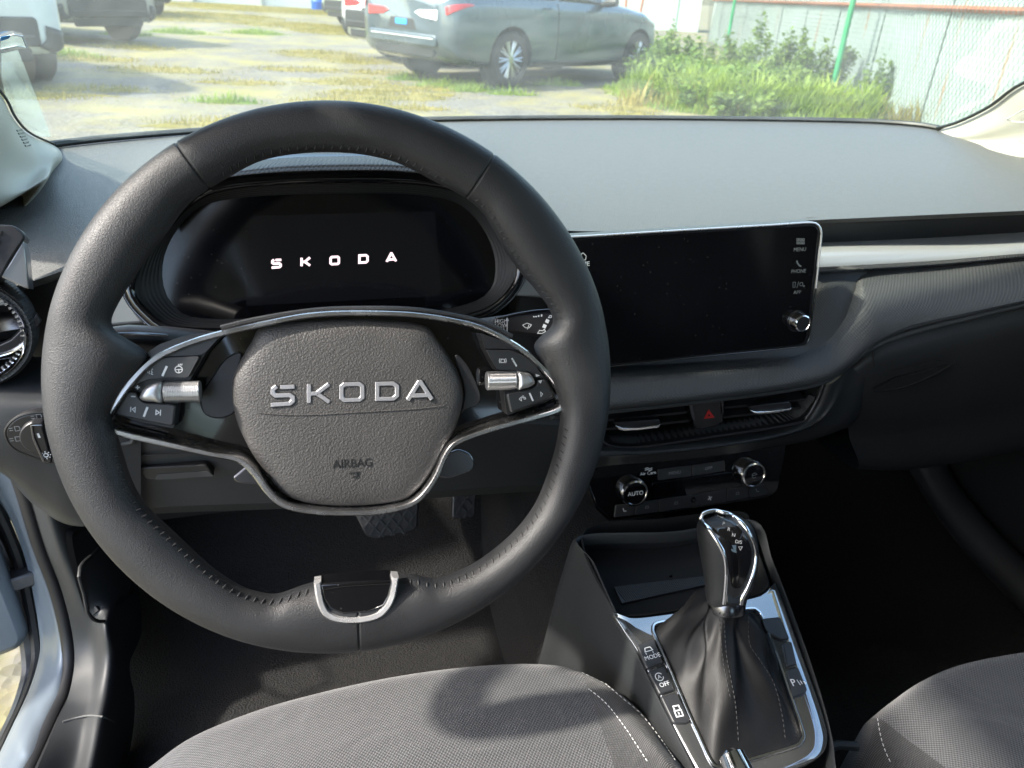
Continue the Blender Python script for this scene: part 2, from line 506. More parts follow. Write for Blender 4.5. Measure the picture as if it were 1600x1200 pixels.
# ================================================================== STEERING WHEEL
LEAN = rad(21.83)
WF = Fr((0, 0, .88), (1, 0, 0), (0, math.sin(LEAN), math.cos(LEAN)))
wheel = thing('steering_wheel', 'black leather steering wheel with chrome-edged spokes in front of the driver', 'steering wheel', (0, 0, .88))
inner_px = [(510,237),(570,241),(625,255),(680,283),(722,305),(752,328),(772,358),(792,392),(815,425),(840,455),(860,483),(866,508),(850,524),(838,542),(852,572),(870,610),(877,640),(876,665),(870,700),(855,750),(835,795),(800,838),(750,878),(705,900),(675,906),(648,900),(620,903),(590,905),(555,908),(520,910),(497,912),(465,920),(432,931),(405,928),(375,918),(330,888),(270,832),(228,792),(205,752),(188,700),(180,672),(172,650),(182,622),(205,590),(228,560),(212,540),(190,528),(176,516),(172,500),(183,475),(200,447),(228,405),(262,360),(290,322),(320,298),(350,280),(400,253),(450,241)]
pol = []
for p in spl([(a, b, 0) for a, b in WF.pxs(inner_px)], 720, True):
    pol.append((math.atan2(p.y, p.x), math.hypot(p.x, p.y)))
pol.sort()
def ri(t):
    t = (t + math.pi) % (2 * math.pi) - math.pi
    lo, hi = 0, len(pol)
    while lo < hi:
        mid = (lo + hi) // 2
        if pol[mid][0] < t: lo = mid + 1
        else: hi = mid
    a, b = pol[lo - 1], pol[lo % len(pol)]
    d = (b[0] - a[0]) % (2 * math.pi)
    k = ((t - a[0]) % (2 * math.pi)) / d if d > 1e-9 else 0
    return a[1] + (b[1] - a[1]) * min(k, 1)
def ris(t):
    return sum(ri(t + k * .012) * w for k, w in ((-2, 1), (-1, 2), (0, 3), (1, 2), (2, 1))) / 9
RO = .1853
def ang(x, y, n=.015):
    u, v = WF.px(x, y, n); return math.atan2(v, u)
seams = [ang(297, 255), ang(757, 268), ang(561, 995)]
TH = [2 * math.pi * i / 720 - math.pi for i in range(720)]
for s in seams: TH += [s + k * .0013 for k in range(-8, 9)]
TH = sorted(set(TH))
NS = 32
def section(t, k):
    """point on the rim skin: angle t round the wheel, parameter k round the section"""
    i = ris(t); a = (RO - i) / 2; c = (RO + i) / 2
    b = .0165 + .0012 * min(1, max(0, (a - .018) / .01))
    a = max(a, .012)
    cs, sn = math.cos(k), math.sin(k)
    e = .88
    x = a * math.copysign(abs(cs) ** e, cs); z = b * math.copysign(abs(sn) ** e, sn)
    # where the spoke leather reaches in, let the inner half sink towards the trim
    wide = max(0, (a - .020) / .012)
    if cs < 0: z -= .010 * min(wide, 1) * cs * cs
    g = 0
    for s in seams:
        d = (t - s + math.pi) % (2 * math.pi) - math.pi
        g = max(g, math.exp(-(d / .0042) ** 2))
    x *= 1 - .05 * g; z *= 1 - .065 * g
    return (c + x, z)
V, Fs = [], []
for t in TH:
    for j in range(NS):
        r, n = section(t, 2 * math.pi * j / NS)
        V.append(WF.w(r * math.cos(t), r * math.sin(t), n))
nT = len(TH)
for i in range(nT):
    for j in range(NS):
        a, b = i * NS + j, i * NS + (j + 1) % NS
        c, d = ((i + 1) % nT) * NS + (j + 1) % NS, ((i + 1) % nT) * NS + j
        Fs.append((a, b, c, d))
rim = mesh('rim', V, Fs, M['leather'], wheel, ang=60)
# inner stitching: short thread loops along the inner seam
gs = []
def stitches(t0, t1, step=.0052):
    t = t0
    while t < t1:
        for kk, dk in ((math.pi * .86, .16),):
            p = []
            for w, kx in ((-.35, kk - dk), (0, kk), (.35, kk + dk)):
                r, n = section(t + w * .011, kx)
                r0, n0 = section(t, math.pi)
                off = .0006 if w == 0 else .0001
                p.append(WF.w((r - off) * math.cos(t + w * .011), (r - off) * math.sin(t + w * .011), n + off))
            gs.append(tubegeo(p, [.00035, .0006, .00035], seg=5))
        t += step / .15
def wrap(a, b): return (a, b if b > a else b + 2 * math.pi)
stitches(*wrap(ang(640, 905), ang(876, 668)))
stitches(*wrap(ang(188, 700), ang(490, 915)))
stitches(*wrap(ang(868, 500), ang(735, 315)))
stitches(*wrap(ang(690, 290), ang(345, 283)))
V, Fs = join(gs)
o = mesh('stitching', V, Fs, M['stitch_dark'], rim); o['kind'] = 'stuff'

# trim ring (satin chrome outline of hub and spokes)
def nspoke(u): return -.0105 + .0095 * (abs(u) / .15) ** 1.5
def spk(x, y, dn=0.0):
    n = -.01
    for _ in range(6):
        u, v = WF.px(x, y, n); n = nspoke(u) + dn
    return Vector((u, v, n))
ring_px = [(545,489),(480,493),(420,504),(350,520),(290,538),(240,562),(205,596),(180,630),(164,655),(168,668),(190,677),(255,692),(330,709),(372,718),(396,738),(420,770),(446,790),(490,799),(545,801),(600,798),(648,784),(678,750),(698,708),(716,690),(760,673),(820,656),(868,642),(881,630),(878,614),(858,586),(828,556),(796,534),(755,513),(710,501),(640,491)]
ringc = [spk(a, b) for a, b in ring_px]
rs = spl(ringc, 260, True)
RP = [WF.w(p.x, p.y, p.z) for p in rs]
ribbon('trim_ring', RP, WF.N, [(-.0019, -.020), (.0019, -.020), (.0020, .0004), (.0011, .0016), (-.0011, .0016), (-.0020, .0004)], M['ring_silver'], wheel, closed=True, ang=50)
# gloss black plate inside it
cxy = [(p.x, p.y) for p in spl(ringc, 160, True)]
slab('spoke_panel', WF, cxy, -.036, -.0255, M['gloss_black'], wheel, bevel=0)

# dark leather-look lip just above the ring
lip = [spk(a, b - 7, -.002) for a, b in [(345,519),(400,506),(480,493),(545,489),(640,490),(712,500),(762,513),(800,533)]]
tube('rim_lip', [WF.w(p.x, p.y, p.z) for p in spl(lip, 40)], .0018, M['leather'], wheel)

# airbag cover
bag_px = [(410,509),(470,502),(545,499),(610,501),(664,509),(684,530),(705,560),(720,590),(725,622),(716,660),(700,695),(676,738),(655,765),(625,784),(545,792),(475,786),(440,770),(415,740),(390,705),(370,662),(362,625),(362,595),(374,565),(392,535)]
bag = dome('airbag_cover', WF, WF.pxs(bag_px, -.018), [(1.0, -.034), (1.0, -.022), (.992, -.0185), (.975, -.0160), (.94, -.0138), (.88, -.0122), (.80, -.0112), (.65, -.0104), (.5, -.0100), (.3, -.0098), (.12, -.0097)], M['airbag_skin'], wheel, n=140, ang=50)
def bagn(x, y): return -.0102
# logo letters
LET = {
 'S': [[(1, .93), (.40, .93)], [(.26, .99), (.09, .84), (.08, .64), (.2, .51), (.8, .51), (.92, .40), (.92, .20), (.8, .08), (0, .05)]],
 'K': [[(.09, 1), (.09, 0)], [(.12, .5), (.42, .5), (.95, .98)], [(.42, .5), (.97, .02)]],
 'O': [[(.2, .92), (.8, .92), (.92, .8), (.92, .2), (.8, .08), (.2, .08), (.08, .2), (.08, .8), (.2, .92)]],
 'D': [[(.08, .92), (.75, .92), (.91, .76), (.91, .24), (.75, .08), (.08, .08), (.08, .92)]],
 'A': [[(.02, 0), (.47, .95), (.53, .95), (.98, 0)], [(.2, .24), (.8, .24)]],
}
def letters(fr, boxes, w, n0, h, m, parent, name):
    for ch, (tl, tr, br, bl) in boxes:
        tl, tr, br, bl = [Vector(fr.px(*p, n0)) for p in (tl, tr, br, bl)]
        def mp(a, b): return bl.lerp(br, a).lerp(tl.lerp(tr, a), b)
        gs = []
        for path in LET[ch]:
            cl = len(path) > 3 and path[0] == path[-1]
            q = [tuple(mp(a, b)) for a, b in (path[:-1] if cl else path)]
            gs.append(strokegeo(fr, q, w, n0, h, cl))
        V, Fs = join(gs)
        mesh(name, V, Fs, m, parent, smooth=False, bevel=h * .25, seg=1)
def zb(x0, y0, x1, y1, sk, ox, oy, s):
    f = lambda a, b: (ox + a / s, oy + b / s)
    return (f(x0, y0 + sk), f(x1, y0), f(x1, y1 - sk), f(x0, y1))
z1 = (340, 460, 2.667)
letters(WF, [('S', zb(222, 378, 322, 464, 4, *z1)), ('K', zb(372, 371, 470, 453, 3, *z1)), ('O', zb(508, 366, 611, 447, 3, *z1)), ('D', zb(657, 364, 756, 442, 3, *z1)), ('A', zb(790, 359, 894, 440, 3, *z1))], .0029, -.0106, .0016, M['logo_silver'], bag, 'logo_letter')
letters(WF, [('S', zb(222, 378, 322, 464, 4, *z1)), ('K', zb(372, 371, 470, 453, 3, *z1)), ('O', zb(508, 366, 611, 447, 3, *z1)), ('D', zb(657, 364, 756, 442, 3, *z1)), ('A', zb(790, 359, 894, 440, 3, *z1))], .0041, -.0106, .0010, M['print_black'], bag, 'letter_recess')
u, v = WF.px(551, 724, -.0104)
text('lettering', WF, 'AIRBAG', u, v, .0082, M['print_black'], bag, n0=-.0104, ext=.0007, rot=rad(-3.6), sx=.95)
u, v = WF.px(553, 741, -.0106)
strokes('airbag_symbol', WF, [([(u - .003, v + .001), (u + .003, v + .0012), (u + .002, v - .0016), (u - .001, v - .002)], False)], .0008, -.0106, .0008, M['print_black'], bag)
# crease under the logo
bagb = bvh(bag)
tube('crease', [c_ for c_ in [cast(bagb, a, b, .0002) for a, b in [(405, 645), (440, 648), (490, 648), (545, 645), (600, 642), (650, 639), (694, 634)]] if c_], .0005, M['airbag_skin'], bag, n=30)

# pods with buttons
zl, zr = (100, 460, 3.75), (740, 460, 5.0)
def pod(pts, z, n0, n1, m, name, par, sm=0, r=.002, bevel=.0012):
    q = WF.pxs(zp(pts, *z), n1)
    q = roundpoly(q, r)
    return slab(name, WF, q, n0, n1, m, par, bevel=bevel)
NB = -.006
podb = pod([(300,700),(330,590),(420,430),(520,340),(700,250),(990,205),(900,265),(830,345),(740,500),(660,650),(645,785),(600,778),(420,742)], zl, -.026, -.0105, M['print_black'], 'button_pod', wheel)
pod([(470,352),(560,292),(700,243),(985,208),(900,262),(835,335),(800,356),(640,362),(530,372)], zl, -.026, -.0075, M['satin_black'], 'pod_cap', podb)
b1 = pod([(366,558),(420,472),(500,397),(600,370),(795,362),(727,488),(600,486),(500,496),(430,522),(392,558)], zl, -.02, NB, M['button_black'], 'button', podb)
b2 = pod([(360,570),(425,570),(438,605),(470,634),(600,640),(655,648),(640,772),(600,768),(420,733),(306,708),(300,690)], zl, -.02, NB, M['button_black'], 'button', podb)
podr = pod([(60,330),(180,380),(330,415),(420,470),(500,550),(580,660),(640,795),(600,825),(260,945),(235,760),(250,600),(180,600),(85,425)], zr, -.026, -.0105, M['print_black'], 'button_pod', wheel)
pod([(50,300),(180,345),(330,395),(395,440),(300,428),(98,424)], zr, -.026, -.0075, M['satin_black'], 'pod_cap', podr)
b3 = pod([(97,434),(300,437),(400,482),(480,552),(548,648),(485,652),(440,604),(340,596),(187,586)], zr, -.02, NB, M['button_black'], 'button', podr)
b4 = pod([(500,668),(563,664),(632,790),(598,813),(292,926),(257,774),(440,742),(490,715)], zr, -.02, NB, M['button_black'], 'button', podr)
def roller(pA, pB, rpx, tip, z, par):
    """knurled drum between two pixels and a silver tear-drop beside it"""
    A = Vector((*WF.px(*zp([pA], *z)[0], -.004), 0)); B = Vector((*WF.px(*zp([pB], *z)[0], -.004), 0))
    d = (B - A).normalized(); s = Vector((-d.y, d.x, 0)); R = rpx
    nu, na = 44, 26; V, Fs = [], []
    for i in range(nu + 1):
        t = i / nu
        for j in range(na):
            a = 2 * math.pi * j / na
            k = R * (1 if (i % 2 == 0 and j % 2 == 0) or 0 else .955)
            if i in (0, nu): k = R * .9
            if i in (1, nu - 1): k = R * .97
            p = A + (B - A) * t + s * (math.cos(a) * k)
            V.append(WF.w(p.x, p.y, -.009 + math.sin(a) * k))
    for i in range(nu):
        for j in range(na):
            Fs.append((i * na + j, i * na + (j + 1) % na, (i + 1) * na + (j + 1) % na, (i + 1) * na + j))
    Fs.append(tuple(range(na))); Fs.append(tuple(nu * na + j for j in range(na)))
    mesh('roller', V, Fs, M['roller_silver'], par, smooth=False)
    q = WF.pxs(zp(tip, *z), -.003)
    dome('roller_tip', WF, q, [(1, -.012), (.98, -.005), (.93, -.003), (.8, -.0016), (.5, -.0008), (.2, -.0006)], M['roller_silver'], par, n=60, ang=50)
roller((578, 575), (792, 573), .0072, [(438,600),(468,548),(520,518),(573,512),(575,574),(573,636),(520,632),(470,628),(446,618)], zl, podb)
roller((338, 675), (112, 680), .0070, [(346,604),(400,607),(440,615),(468,648),(484,690),(468,712),(435,728),(385,742),(350,747),(347,680)], zr, podr)
# symbols
def sym(z, n=NB):
    def f(*pts): return WF.pxs(zp(pts, *z), n)
    return f
l, r_ = sym(zl), sym(zr)
strokes('symbol', WF, [(l((492, 452), (492, 462)), False), (l((500, 448), (500, 466)), False), (l((510, 450), (518, 456), (510, 466), (522, 470)), False), (l((520, 436), (512, 446)), False)], .00035, NB, .0001, M['print_white'], b1)
c = l((672, 440))[0]
strokes('symbol', WF, [(circ(c[0], c[1], .0022, 18), True), ([(c[0] - .002, c[1]), (c[0] + .002, c[1])], False), ([(c[0], c[1]), (c[0], c[1] - .002)], False)] + [([(c[0] + k * .001, c[1] + .0024), (c[0] + k * .001 + .0005, c[1] + .0036)], False) for k in (0, 1, 2)], .0004, NB, .0001, M['print_white'], b1)
strokes('symbol_bar', WF, [(l((603, 420), (577, 478)), False)], .0013, NB, .0005, M['print_white'], b1)
strokes('symbol', WF, [(l((418, 545), (444, 545)), False), (l((431, 533), (431, 557)), False)], .0007, NB, .0002, M['print_white'], b1)
strokes('symbol', WF, [(l((393, 597), (418, 599)), False)], .0007, NB, .0002, M['print_white'], b2)
strokes('symbol', WF, [(l((392, 658), (390, 688)), False), (l((418, 662), (400, 672), (416, 690)), True)], .0005, NB, .0001, M['print_white'], b2)
strokes('symbol', WF, [(l((566, 676), (564, 710)), False), (l((540, 678), (538, 704), (558, 693)), True)], .0005, NB, .0001, M['print_white'], b2)
strokes('symbol_bar', WF, [(l((490, 660), (468, 716)), False)], .0013, NB, .0005, M['print_white'], b2)
strokes('symbol', WF, [(r_((216, 506), (240, 506), (244, 520), (240, 532), (214, 532), (212, 520)), True), (r_((206, 500), (200, 518), (206, 536)), False), (r_((250, 500), (256, 518), (250, 536)), False)], .0004, NB, .0001, M['print_white'], b3)
strokes('symbol_bar', WF, [(r_((298, 498), (336, 562)), False)], .0011, NB, .0005, M['satin_chrome'], b3)
strokes('symbol', WF, [(r_((488, 626), (510, 634), (492, 640)), True)], .0007, NB, .0001, M['print_white'], b3)
strokes('symbol', WF, [(r_((508, 676), (530, 674), (522, 690)), True)], .0007, NB, .0001, M['print_white'], b4)
strokes('symbol', WF, [(r_((372, 802), (356, 818), (374, 832)), True), (circ(*r_((386, 800))[0], .0007, 8), True), (circ(*r_((400, 812))[0], .0007, 8), True)], .0004, NB, .0001, M['print_white'], b4)
strokes('symbol', WF, [(r_((524, 764), (540, 778), (526, 798)), True)], .0004, NB, .0001, M['print_white'], b4)
strokes('symbol_bar', WF, [(r_((436, 770), (464, 832)), False)], .0011, NB, .0005, M['print_white'], b4)
# pockets between pod and airbag cover
for pts in ([(352,560),(378,552),(366,600),(370,640),(345,655),(318,648),(312,620),(330,590)], [(712,556),(728,566),(742,590),(752,618),(748,632),(728,640),(722,646),(727,610)]):
    q = WF.pxs(pts, -.02)
    o = slab('spoke_pocket', WF, [(p.x, p.y) for p in spl([(a, b, 0) for a, b in q], 40, True)], -.027, -.0225, M['satin_black'], wheel, bevel=.0012)

# badge at six o'clock
q = [WF.px(a, b, .016) for a, b in [(492,914),(500,950),(508,963),(522,970),(560,973),(592,966),(606,954),(614,938),(621,902),(590,905),(530,909)]]
badge = slab('badge_insert', WF, WF.pxs([(500,912),(505,935),(515,950),(535,958),(575,956),(600,945),(608,930),(613,905),(560,908)], .016), -.004, .0172, M['gloss_black'], wheel, smooth_n=0, bevel=.0012)
bp_ = spl([(*WF.px(a, b, .0165), .0165) for a, b in [(496,910),(499,930),(504,948),(513,960),(530,967),(560,968),(588,962),(602,951),(611,936),(615,920),(618,902)]], 60)
ribbon('badge_frame', [WF.w(p.x, p.y, p.z) for p in bp_], WF.N, [(-.0022, -.012), (.0022, -.012), (.0024, .0005), (.0012, .0018), (-.0014, .0014), (-.0024, -.001)], M['satin_chrome'], wheel, ang=50)
tube('badge_line', [WF.w(*WF.px(a, b, .0176), .0176) for a, b in [(503, 922), (535, 917), (575, 914), (611, 912)]], .00035, M['dark_chrome'], badge, n=16)
# gear paddles behind the spokes
pf = Fr(WF.w(0, 0, -.045), WF.U, WF.V)
for pts in ([(402,712),(392,722),(364,745),(368,752),(380,755),(430,758),(470,745),(440,715)], [(690,712),(715,700),(735,708),(742,722),(738,735),(700,748),(676,742)]):
    slab('shift_paddle', pf, roundpoly(pf.pxs(pts), .004), -.002, .002, M['dark_chrome'], wheel, bevel=.0012)
# column behind the wheel
col_p = [WF.w(0, -.035, -.040), WF.w(0, -.035, -.08), WF.w(0, -.04, -.16), WF.w(0, -.05, -.30)]
tube('column', col_p, [.060, .062, .07, .075], M['dash_dark'], wheel, seg=32)

# ================================================================== DASHBOARD
dash = thing('dashboard', 'grey car dashboard with silver trim strip and textured soft panel below the windscreen', 'dashboard', (.36, .45, .6))
base_px = [(-70,262,.47),(92,231,.55),(300,211,.68),(510,198,.78),(680,191,.84),(900,188,.87),(1100,189,.85),(1300,192,.79),(1400,196,.73),(1475,206,.66),(1610,245,.52)]
front_px = [(-110,480,.20),(45,441,.20),(130,412,.20),(200,396,.20),(330,300,.24),(430,256,.28),(600,254,.28),(760,320,.26),(900,361,.255),(1290,343,.265),(1760,322,.20)]
R0 = row(*base_px); R1 = row(*front_px)
R0 = spl(R0, 60); R1 = spl(R1, 60)
def mixrow(t, dz=0.0): return [a.lerp(b, t) + Vector((0, 0, dz)) for a, b in zip(R0, R1)]
rows = [mixrow(0, -.012), mixrow(0)] + [mixrow(k / 24, .003 * math.sin(math.pi * k / 24)) for k in range(1, 24)] + [R1, [p + Vector((0, .002, -.004)) for p in R1], [p + Vector((0, .010, -.008)) for p in R1], [p + Vector((0, .03, -.010)) for p in R1]]
loft('upper_pad', rows, M['dash_top'], dash, n=120, byindex=True, ang=60)
# seal line at the foot of the glass
tube('windscreen_gasket', [p + Vector((0, .004, .004)) for p in R0], .0045, M['frit'], dash, n=90)

# backing wall of the dashboard (dark)
bk = []
for z, y in ((.855, .31), (.82, .31), (.74, .30), (.60, .34), (.50, .40)):
    bk.append([Vector((x, y, z)) for x in (-.36, -.2, 0, .2, .4, .6, .8, 1.06)])
loft('backing', bk, M['dash_dark'], dash, n=20)

# right of the screen: shadow gap, silver strip, soft panel
T0 = row((1270,345,.262),(1450,338,.255),(1600,331,.235),(1760,323,.198))
T1 = row((1270,390,.268),(1450,383,.262),(1600,375,.245),(1760,366,.21))
loft('upper_fascia', [[p + Vector((0, .012, .0)) for p in T0], [p + Vector((0, .018, 0)) for p in T1], [p + Vector((0, .05, 0)) for p in T1]], M['dash_plastic'], dash, n=24)
S0 = row((1270,390,.262),(1450,382,.256),(1600,374,.238),(1760,365,.205))
S1 = row((1270,402,.247),(1450,394,.241),(1600,386,.223),(1760,377,.190))
S2 = row((1270,418,.244),(1450,408,.238),(1600,396,.220),(1760,385,.187))
S3 = row((1270,428,.250),(1450,418,.244),(1600,405,.226),(1760,394,.193))
S4 = [p + Vector((0, .03, 0)) for p in S3]
loft('silver_strip', [[p + Vector((0, .03, 0)) for p in S0], S0, S1, S2], M['silver_trim'], dash, n=30, ang=70)
loft('silver_lip', [S2, [(a + b) / 2 + Vector((0, -.001, 0)) for a, b in zip(S2, S3)], S3, S4], M['chrome'], dash, n=30, ang=80)

TT = [(860,603,.185),(950,597,.185),(1100,583,.19),(1230,563,.20),(1290,540,.205),(1322,505,.215),(1342,460,.23),(1356,428,.25),(1470,417,.245),(1600,405,.226),(1760,394,.193)]
BB = [(860,646,.175),(950,637,.175),(1100,621,.18),(1230,604,.187),(1288,591,.19),(1327,565,.193),(1364,537,.195),(1422,515,.193),(1500,495,.187),(1600,471,.178),(1760,438,.16)]
TT, BB = row(*TT), row(*BB)
loft('soft_panel', [[p + Vector((0, .02, -.001)) for p in TT], TT, [a.lerp(b, .12) + Vector((0, -.008, 0)) for a, b in zip(TT, BB)], [a.lerp(b, .5) + Vector((0, -.017, 0)) for a, b in zip(TT, BB)], [a.lerp(b, .88) + Vector((0, -.011, 0)) for a, b in zip(TT, BB)], BB], M['dash_fabric'], dash, n=110, nrow=28, ang=70)
tube('piping', [p + Vector((0, -.001, -.0035)) for p in spl(BB, 90)], .0032, M['dash_fabric'], dash)
tube('seam', [a.lerp(b, .86) + Vector((0, -.0122, 0)) for a, b in zip(spl(TT, 90, byindex=True), spl(BB, 90, byindex=True))], .0006, M['print_black'], dash)
# grained surround under and beside the screen
U0 = row((860,560,.235),(950,556,.235),(1100,540,.24),(1200,520,.245),(1240,480,.25),(1262,430,.255),(1270,415,.262))
U1 = row((860,603,.188),(950,597,.188),(1100,583,.192),(1230,563,.202),(1290,540,.208),(1332,485,.226),(1356,424,.253))
loft('screen_surround', [U0, [a.lerp(b, .55) + Vector((0, -.003, 0)) for a, b in zip(U0, U1)], U1], M['dash_grain'], dash, n=60, nrow=14)

# lower shell under the vents, and the glovebox
S0 = row((860,712,.185),(935,700,.185),(1000,700,.186),(1100,691,.19),(1200,676,.195),(1248,660,.197),(1272,634,.197),(1288,600,.196))
S1 = row((860,735,.175),(940,716,.178),(1020,710,.18),(1110,701,.183),(1215,684,.187),(1275,664,.19),(1310,630,.192),(1330,575,.196))
S2 = row((860,742,.21),(940,722,.21),(1020,715,.212),(1110,706,.215),(1220,690,.22),(1290,674,.22),(1335,650,.22),(1350,590,.21))
loft('vent_shell', [[p + Vector((0, .05, .0)) for p in S0], S0, [a.lerp(b, .5) + Vector((0, -.004, 0)) for a, b in zip(S0, S1)], S1, S2, [p + Vector((0, .15, .005)) for p in S2]], M['dash_plastic'], dash, n=60, nrow=26, ang=75)
G0 = row((1318,578,.205),(1365,545,.200),(1425,522,.197),(1500,502,.192),(1600,478,.183),(1760,446,.165))
G1 = row((1318,600,.198),(1366,572,.192),(1430,556,.188),(1505,540,.183),(1605,518,.174),(1765,488,.156))
G2 = row((1322,640,.205),(1380,630,.20),(1445,618,.198),(1520,600,.194),(1620,575,.186),(1780,540,.17))
G3 = row((1326,680,.225),(1390,680,.222),(1460,668,.22),(1540,650,.215),(1640,625,.21),(1800,590,.195))
G4 = row((1330,730,.26),(1400,732,.26),(1480,722,.26),(1560,708,.26),(1660,690,.26),(1820,660,.25))
glove = loft('glovebox_lid', [G0, G1, G2, G3, G4, [p + Vector((0, .25, -.01)) for p in G4]], M['dash_plastic'], dash, n=60, nrow=30, ang=75)
tube('lid_seam', row((1363,540,.1975),(1364,556,.1925),(1366,572,.1905)), .0009, M['print_black'], glove)
# finger recess of the glovebox
gf = Fr(at(1420, 592, Y=.186), (1, -.12, 0), (0, .12, .99))
slab('handle_recess', gf, roundpoly(gf.pxs([(1365,610),(1400,590),(1470,574),(1486,570),(1462,588),(1425,602)]), .004), -.012, .0008, M['matte_dark'], glove, bevel=.0004)
tube('handle_lip', [gf.w(*gf.px(a, b, .001), .001) for a, b in [(1366,612),(1400,608),(1432,598),(1470,580),(1492,566)]], .0011, M['matte_dark'], glove, n=24)
tube('handle_line', [gf.w(*gf.px(a, b, .004), .004) for a, b in [(1392,578),(1430,570),(1470,562)]], .0006, M['matte_dark'], glove, n=12)

# ---- centre air vents
vent = thing('centre_air_vent', 'wide centre air vent with silver tabs and a red hazard triangle below the touchscreen', 'air vent', (.4, .2, .73))
zv = (860, 560, 3.478)
VF = Fr(at(1100, 645, Y=.192), (1, -.0, 0), (0, .12, .99))
vo = VF.pxs(zp([(200,262),(310,246),(760,205),(1100,165),(1485,120),(1462,190),(1430,250),(1395,300),(1330,340),(900,412),(480,470),(370,470),(320,450),(200,420)], *zv))
slab('housing', VF, vo, -.055, -.050, M['print_black'], vent, bevel=0)
# duct walls
c = len(vo)
V = [VF.w(a, b, 0) for a, b in vo] + [VF.w(a, b, -.052) for a, b in vo]
mesh('duct', V, [(i, (i + 1) % c, c + (i + 1) % c, c + i) for i in range(c)], M['dash_dark'], vent, ang=30)
def vslat(pts, name='slat', d=.03, m='satin_black', th=.0014):
    P = [VF.w(*VF.px(*p, -.006), -.006) for p in zp(pts, *zv)]
    rr = [[p + Vector((0, d, .006 + th)) for p in P], [p + Vector((0, 0, th)) for p in P], [p + Vector((0, 0, -th)) for p in P], [p + Vector((0, d, .006 - th)) for p in P]]
    return loft(name, rr, M[m], vent, n=12, ang=30)
vslat([(200,282),(320,272),(760,236)]); vslat([(930,222),(1200,190),(1405,162)])
vslat([(200,345),(330,335),(760,292)]); vslat([(930,270),(1200,245),(1385,222)])
vslat([(200,396),(340,382),(770,338)]); vslat([(930,322),(1200,292),(1360,268)])
# silver tabs
for tb, top in (([(350,362),(370,388),(400,396),(490,390),(590,378),(600,355),(586,362),(480,376),(395,378)], [(352,350),(375,375),(480,372),(585,360),(600,345),(590,330),(480,338),(372,345)]),
                ([(1085,282),(1105,300),(1130,306),(1220,298),(1305,284),(1316,266),(1300,272),(1200,286),(1120,290)], [(1080,268),(1105,288),(1200,284),(1300,270),(1314,250),(1300,235),(1200,245),(1100,258)])):
    t = slab('vent_tab', VF, VF.pxs(zp(top, *zv), .002), -.02, .002, M['satin_black'], vent, bevel=.001)
    slab('tab_edge', VF, VF.pxs(zp(tb, *zv), .005), -.004, .005, M['chrome'], t, bevel=.0008)
# comb of ribs along the lower lip
lipA = VF.pxs(zp([(300,452),(400,455),(480,452),(700,424),(900,395),(1100,366),(1300,330),(1370,290),(1410,240),(1432,215)], *zv), -.002)
lipB = VF.pxs(zp([(300,440),(390,436),(480,433),(700,400),(900,370),(1100,340),(1270,304),(1335,272),(1378,238),(1402,216)], *zv), -.012)
A_ = spl([(a, b, 0) for a, b in lipA], 60, byindex=True); B_ = spl([(a, b, 0) for a, b in lipB], 60, byindex=True)
for k in range(60):
    a, b = A_[k], B_[k]
    d = (A_[min(k + 1, 59)] - A_[max(k - 1, 0)]).normalized() * .0009
    V = [VF.w(a.x - d.x, a.y - d.y, .001), VF.w(a.x + d.x, a.y + d.y, .001), VF.w(b.x + d.x, b.y + d.y, -.010), VF.w(b.x - d.x, b.y - d.y, -.010)]
    V += [p - VF.N * .012 for p in V]
    mesh('rib', V, [(0, 1, 2, 3), (4, 5, 6, 7), (0, 1, 5, 4), (1, 2, 6, 5), (2, 3, 7, 6), (3, 0, 4, 7)], M['rib_grey'], vent, smooth=False)
tube('lower_lip', [VF.w(p.x, p.y, .001) - VF.V * .002 for p in spl([VF.px(*p) + (0,) for p in zp([(280,425),(300,452),(360,470),(480,470),(900,412),(1330,343),(1395,302),(1432,245),(1455,195),(1485,122)], *zv)], 90)], .0016, M['satin_black'], vent)
tube('corner_glint', [VF.w(*VF.px(*p, .002), .002) for p in zp([(1484, 122), (1462, 175), (1438, 228)], *zv)], .0011, M['dark_chrome'], vent, n=10)
hz = slab('hazard_switch', VF, roundpoly(VF.pxs(zp([(755,232),(935,212),(940,345),(890,372),(800,385),(775,365)], *zv), .004), .003), -.03, .004, M['gloss_black'], vent, bevel=.0012)
hp = VF.pxs(zp([(838,326), (888,320), (861,282)], *zv), .0045)
strokes('hazard_triangle', VF, [(hp, True), ([tuple(Vector(p).lerp(Vector(((hp[0][0] + hp[1][0] + hp[2][0]) / 3, (hp[0][1] + hp[1][1] + hp[2][1]) / 3)), .45)) for p in hp], True)], .0009, .0042, .0003, M['hazard_red'], hz)
slab('switch_cheek', VF, VF.pxs(zp([(752,235),(772,238),(792,330),(785,345),(768,330)], *zv), .006), -.01, .006, M['dark_chrome'], hz, bevel=.0008)
slab('switch_cheek', VF, VF.pxs(zp([(930,212),(940,210),(942,300),(934,305)], *zv), .006), -.01, .006, M['dark_chrome'], hz, bevel=.0005)

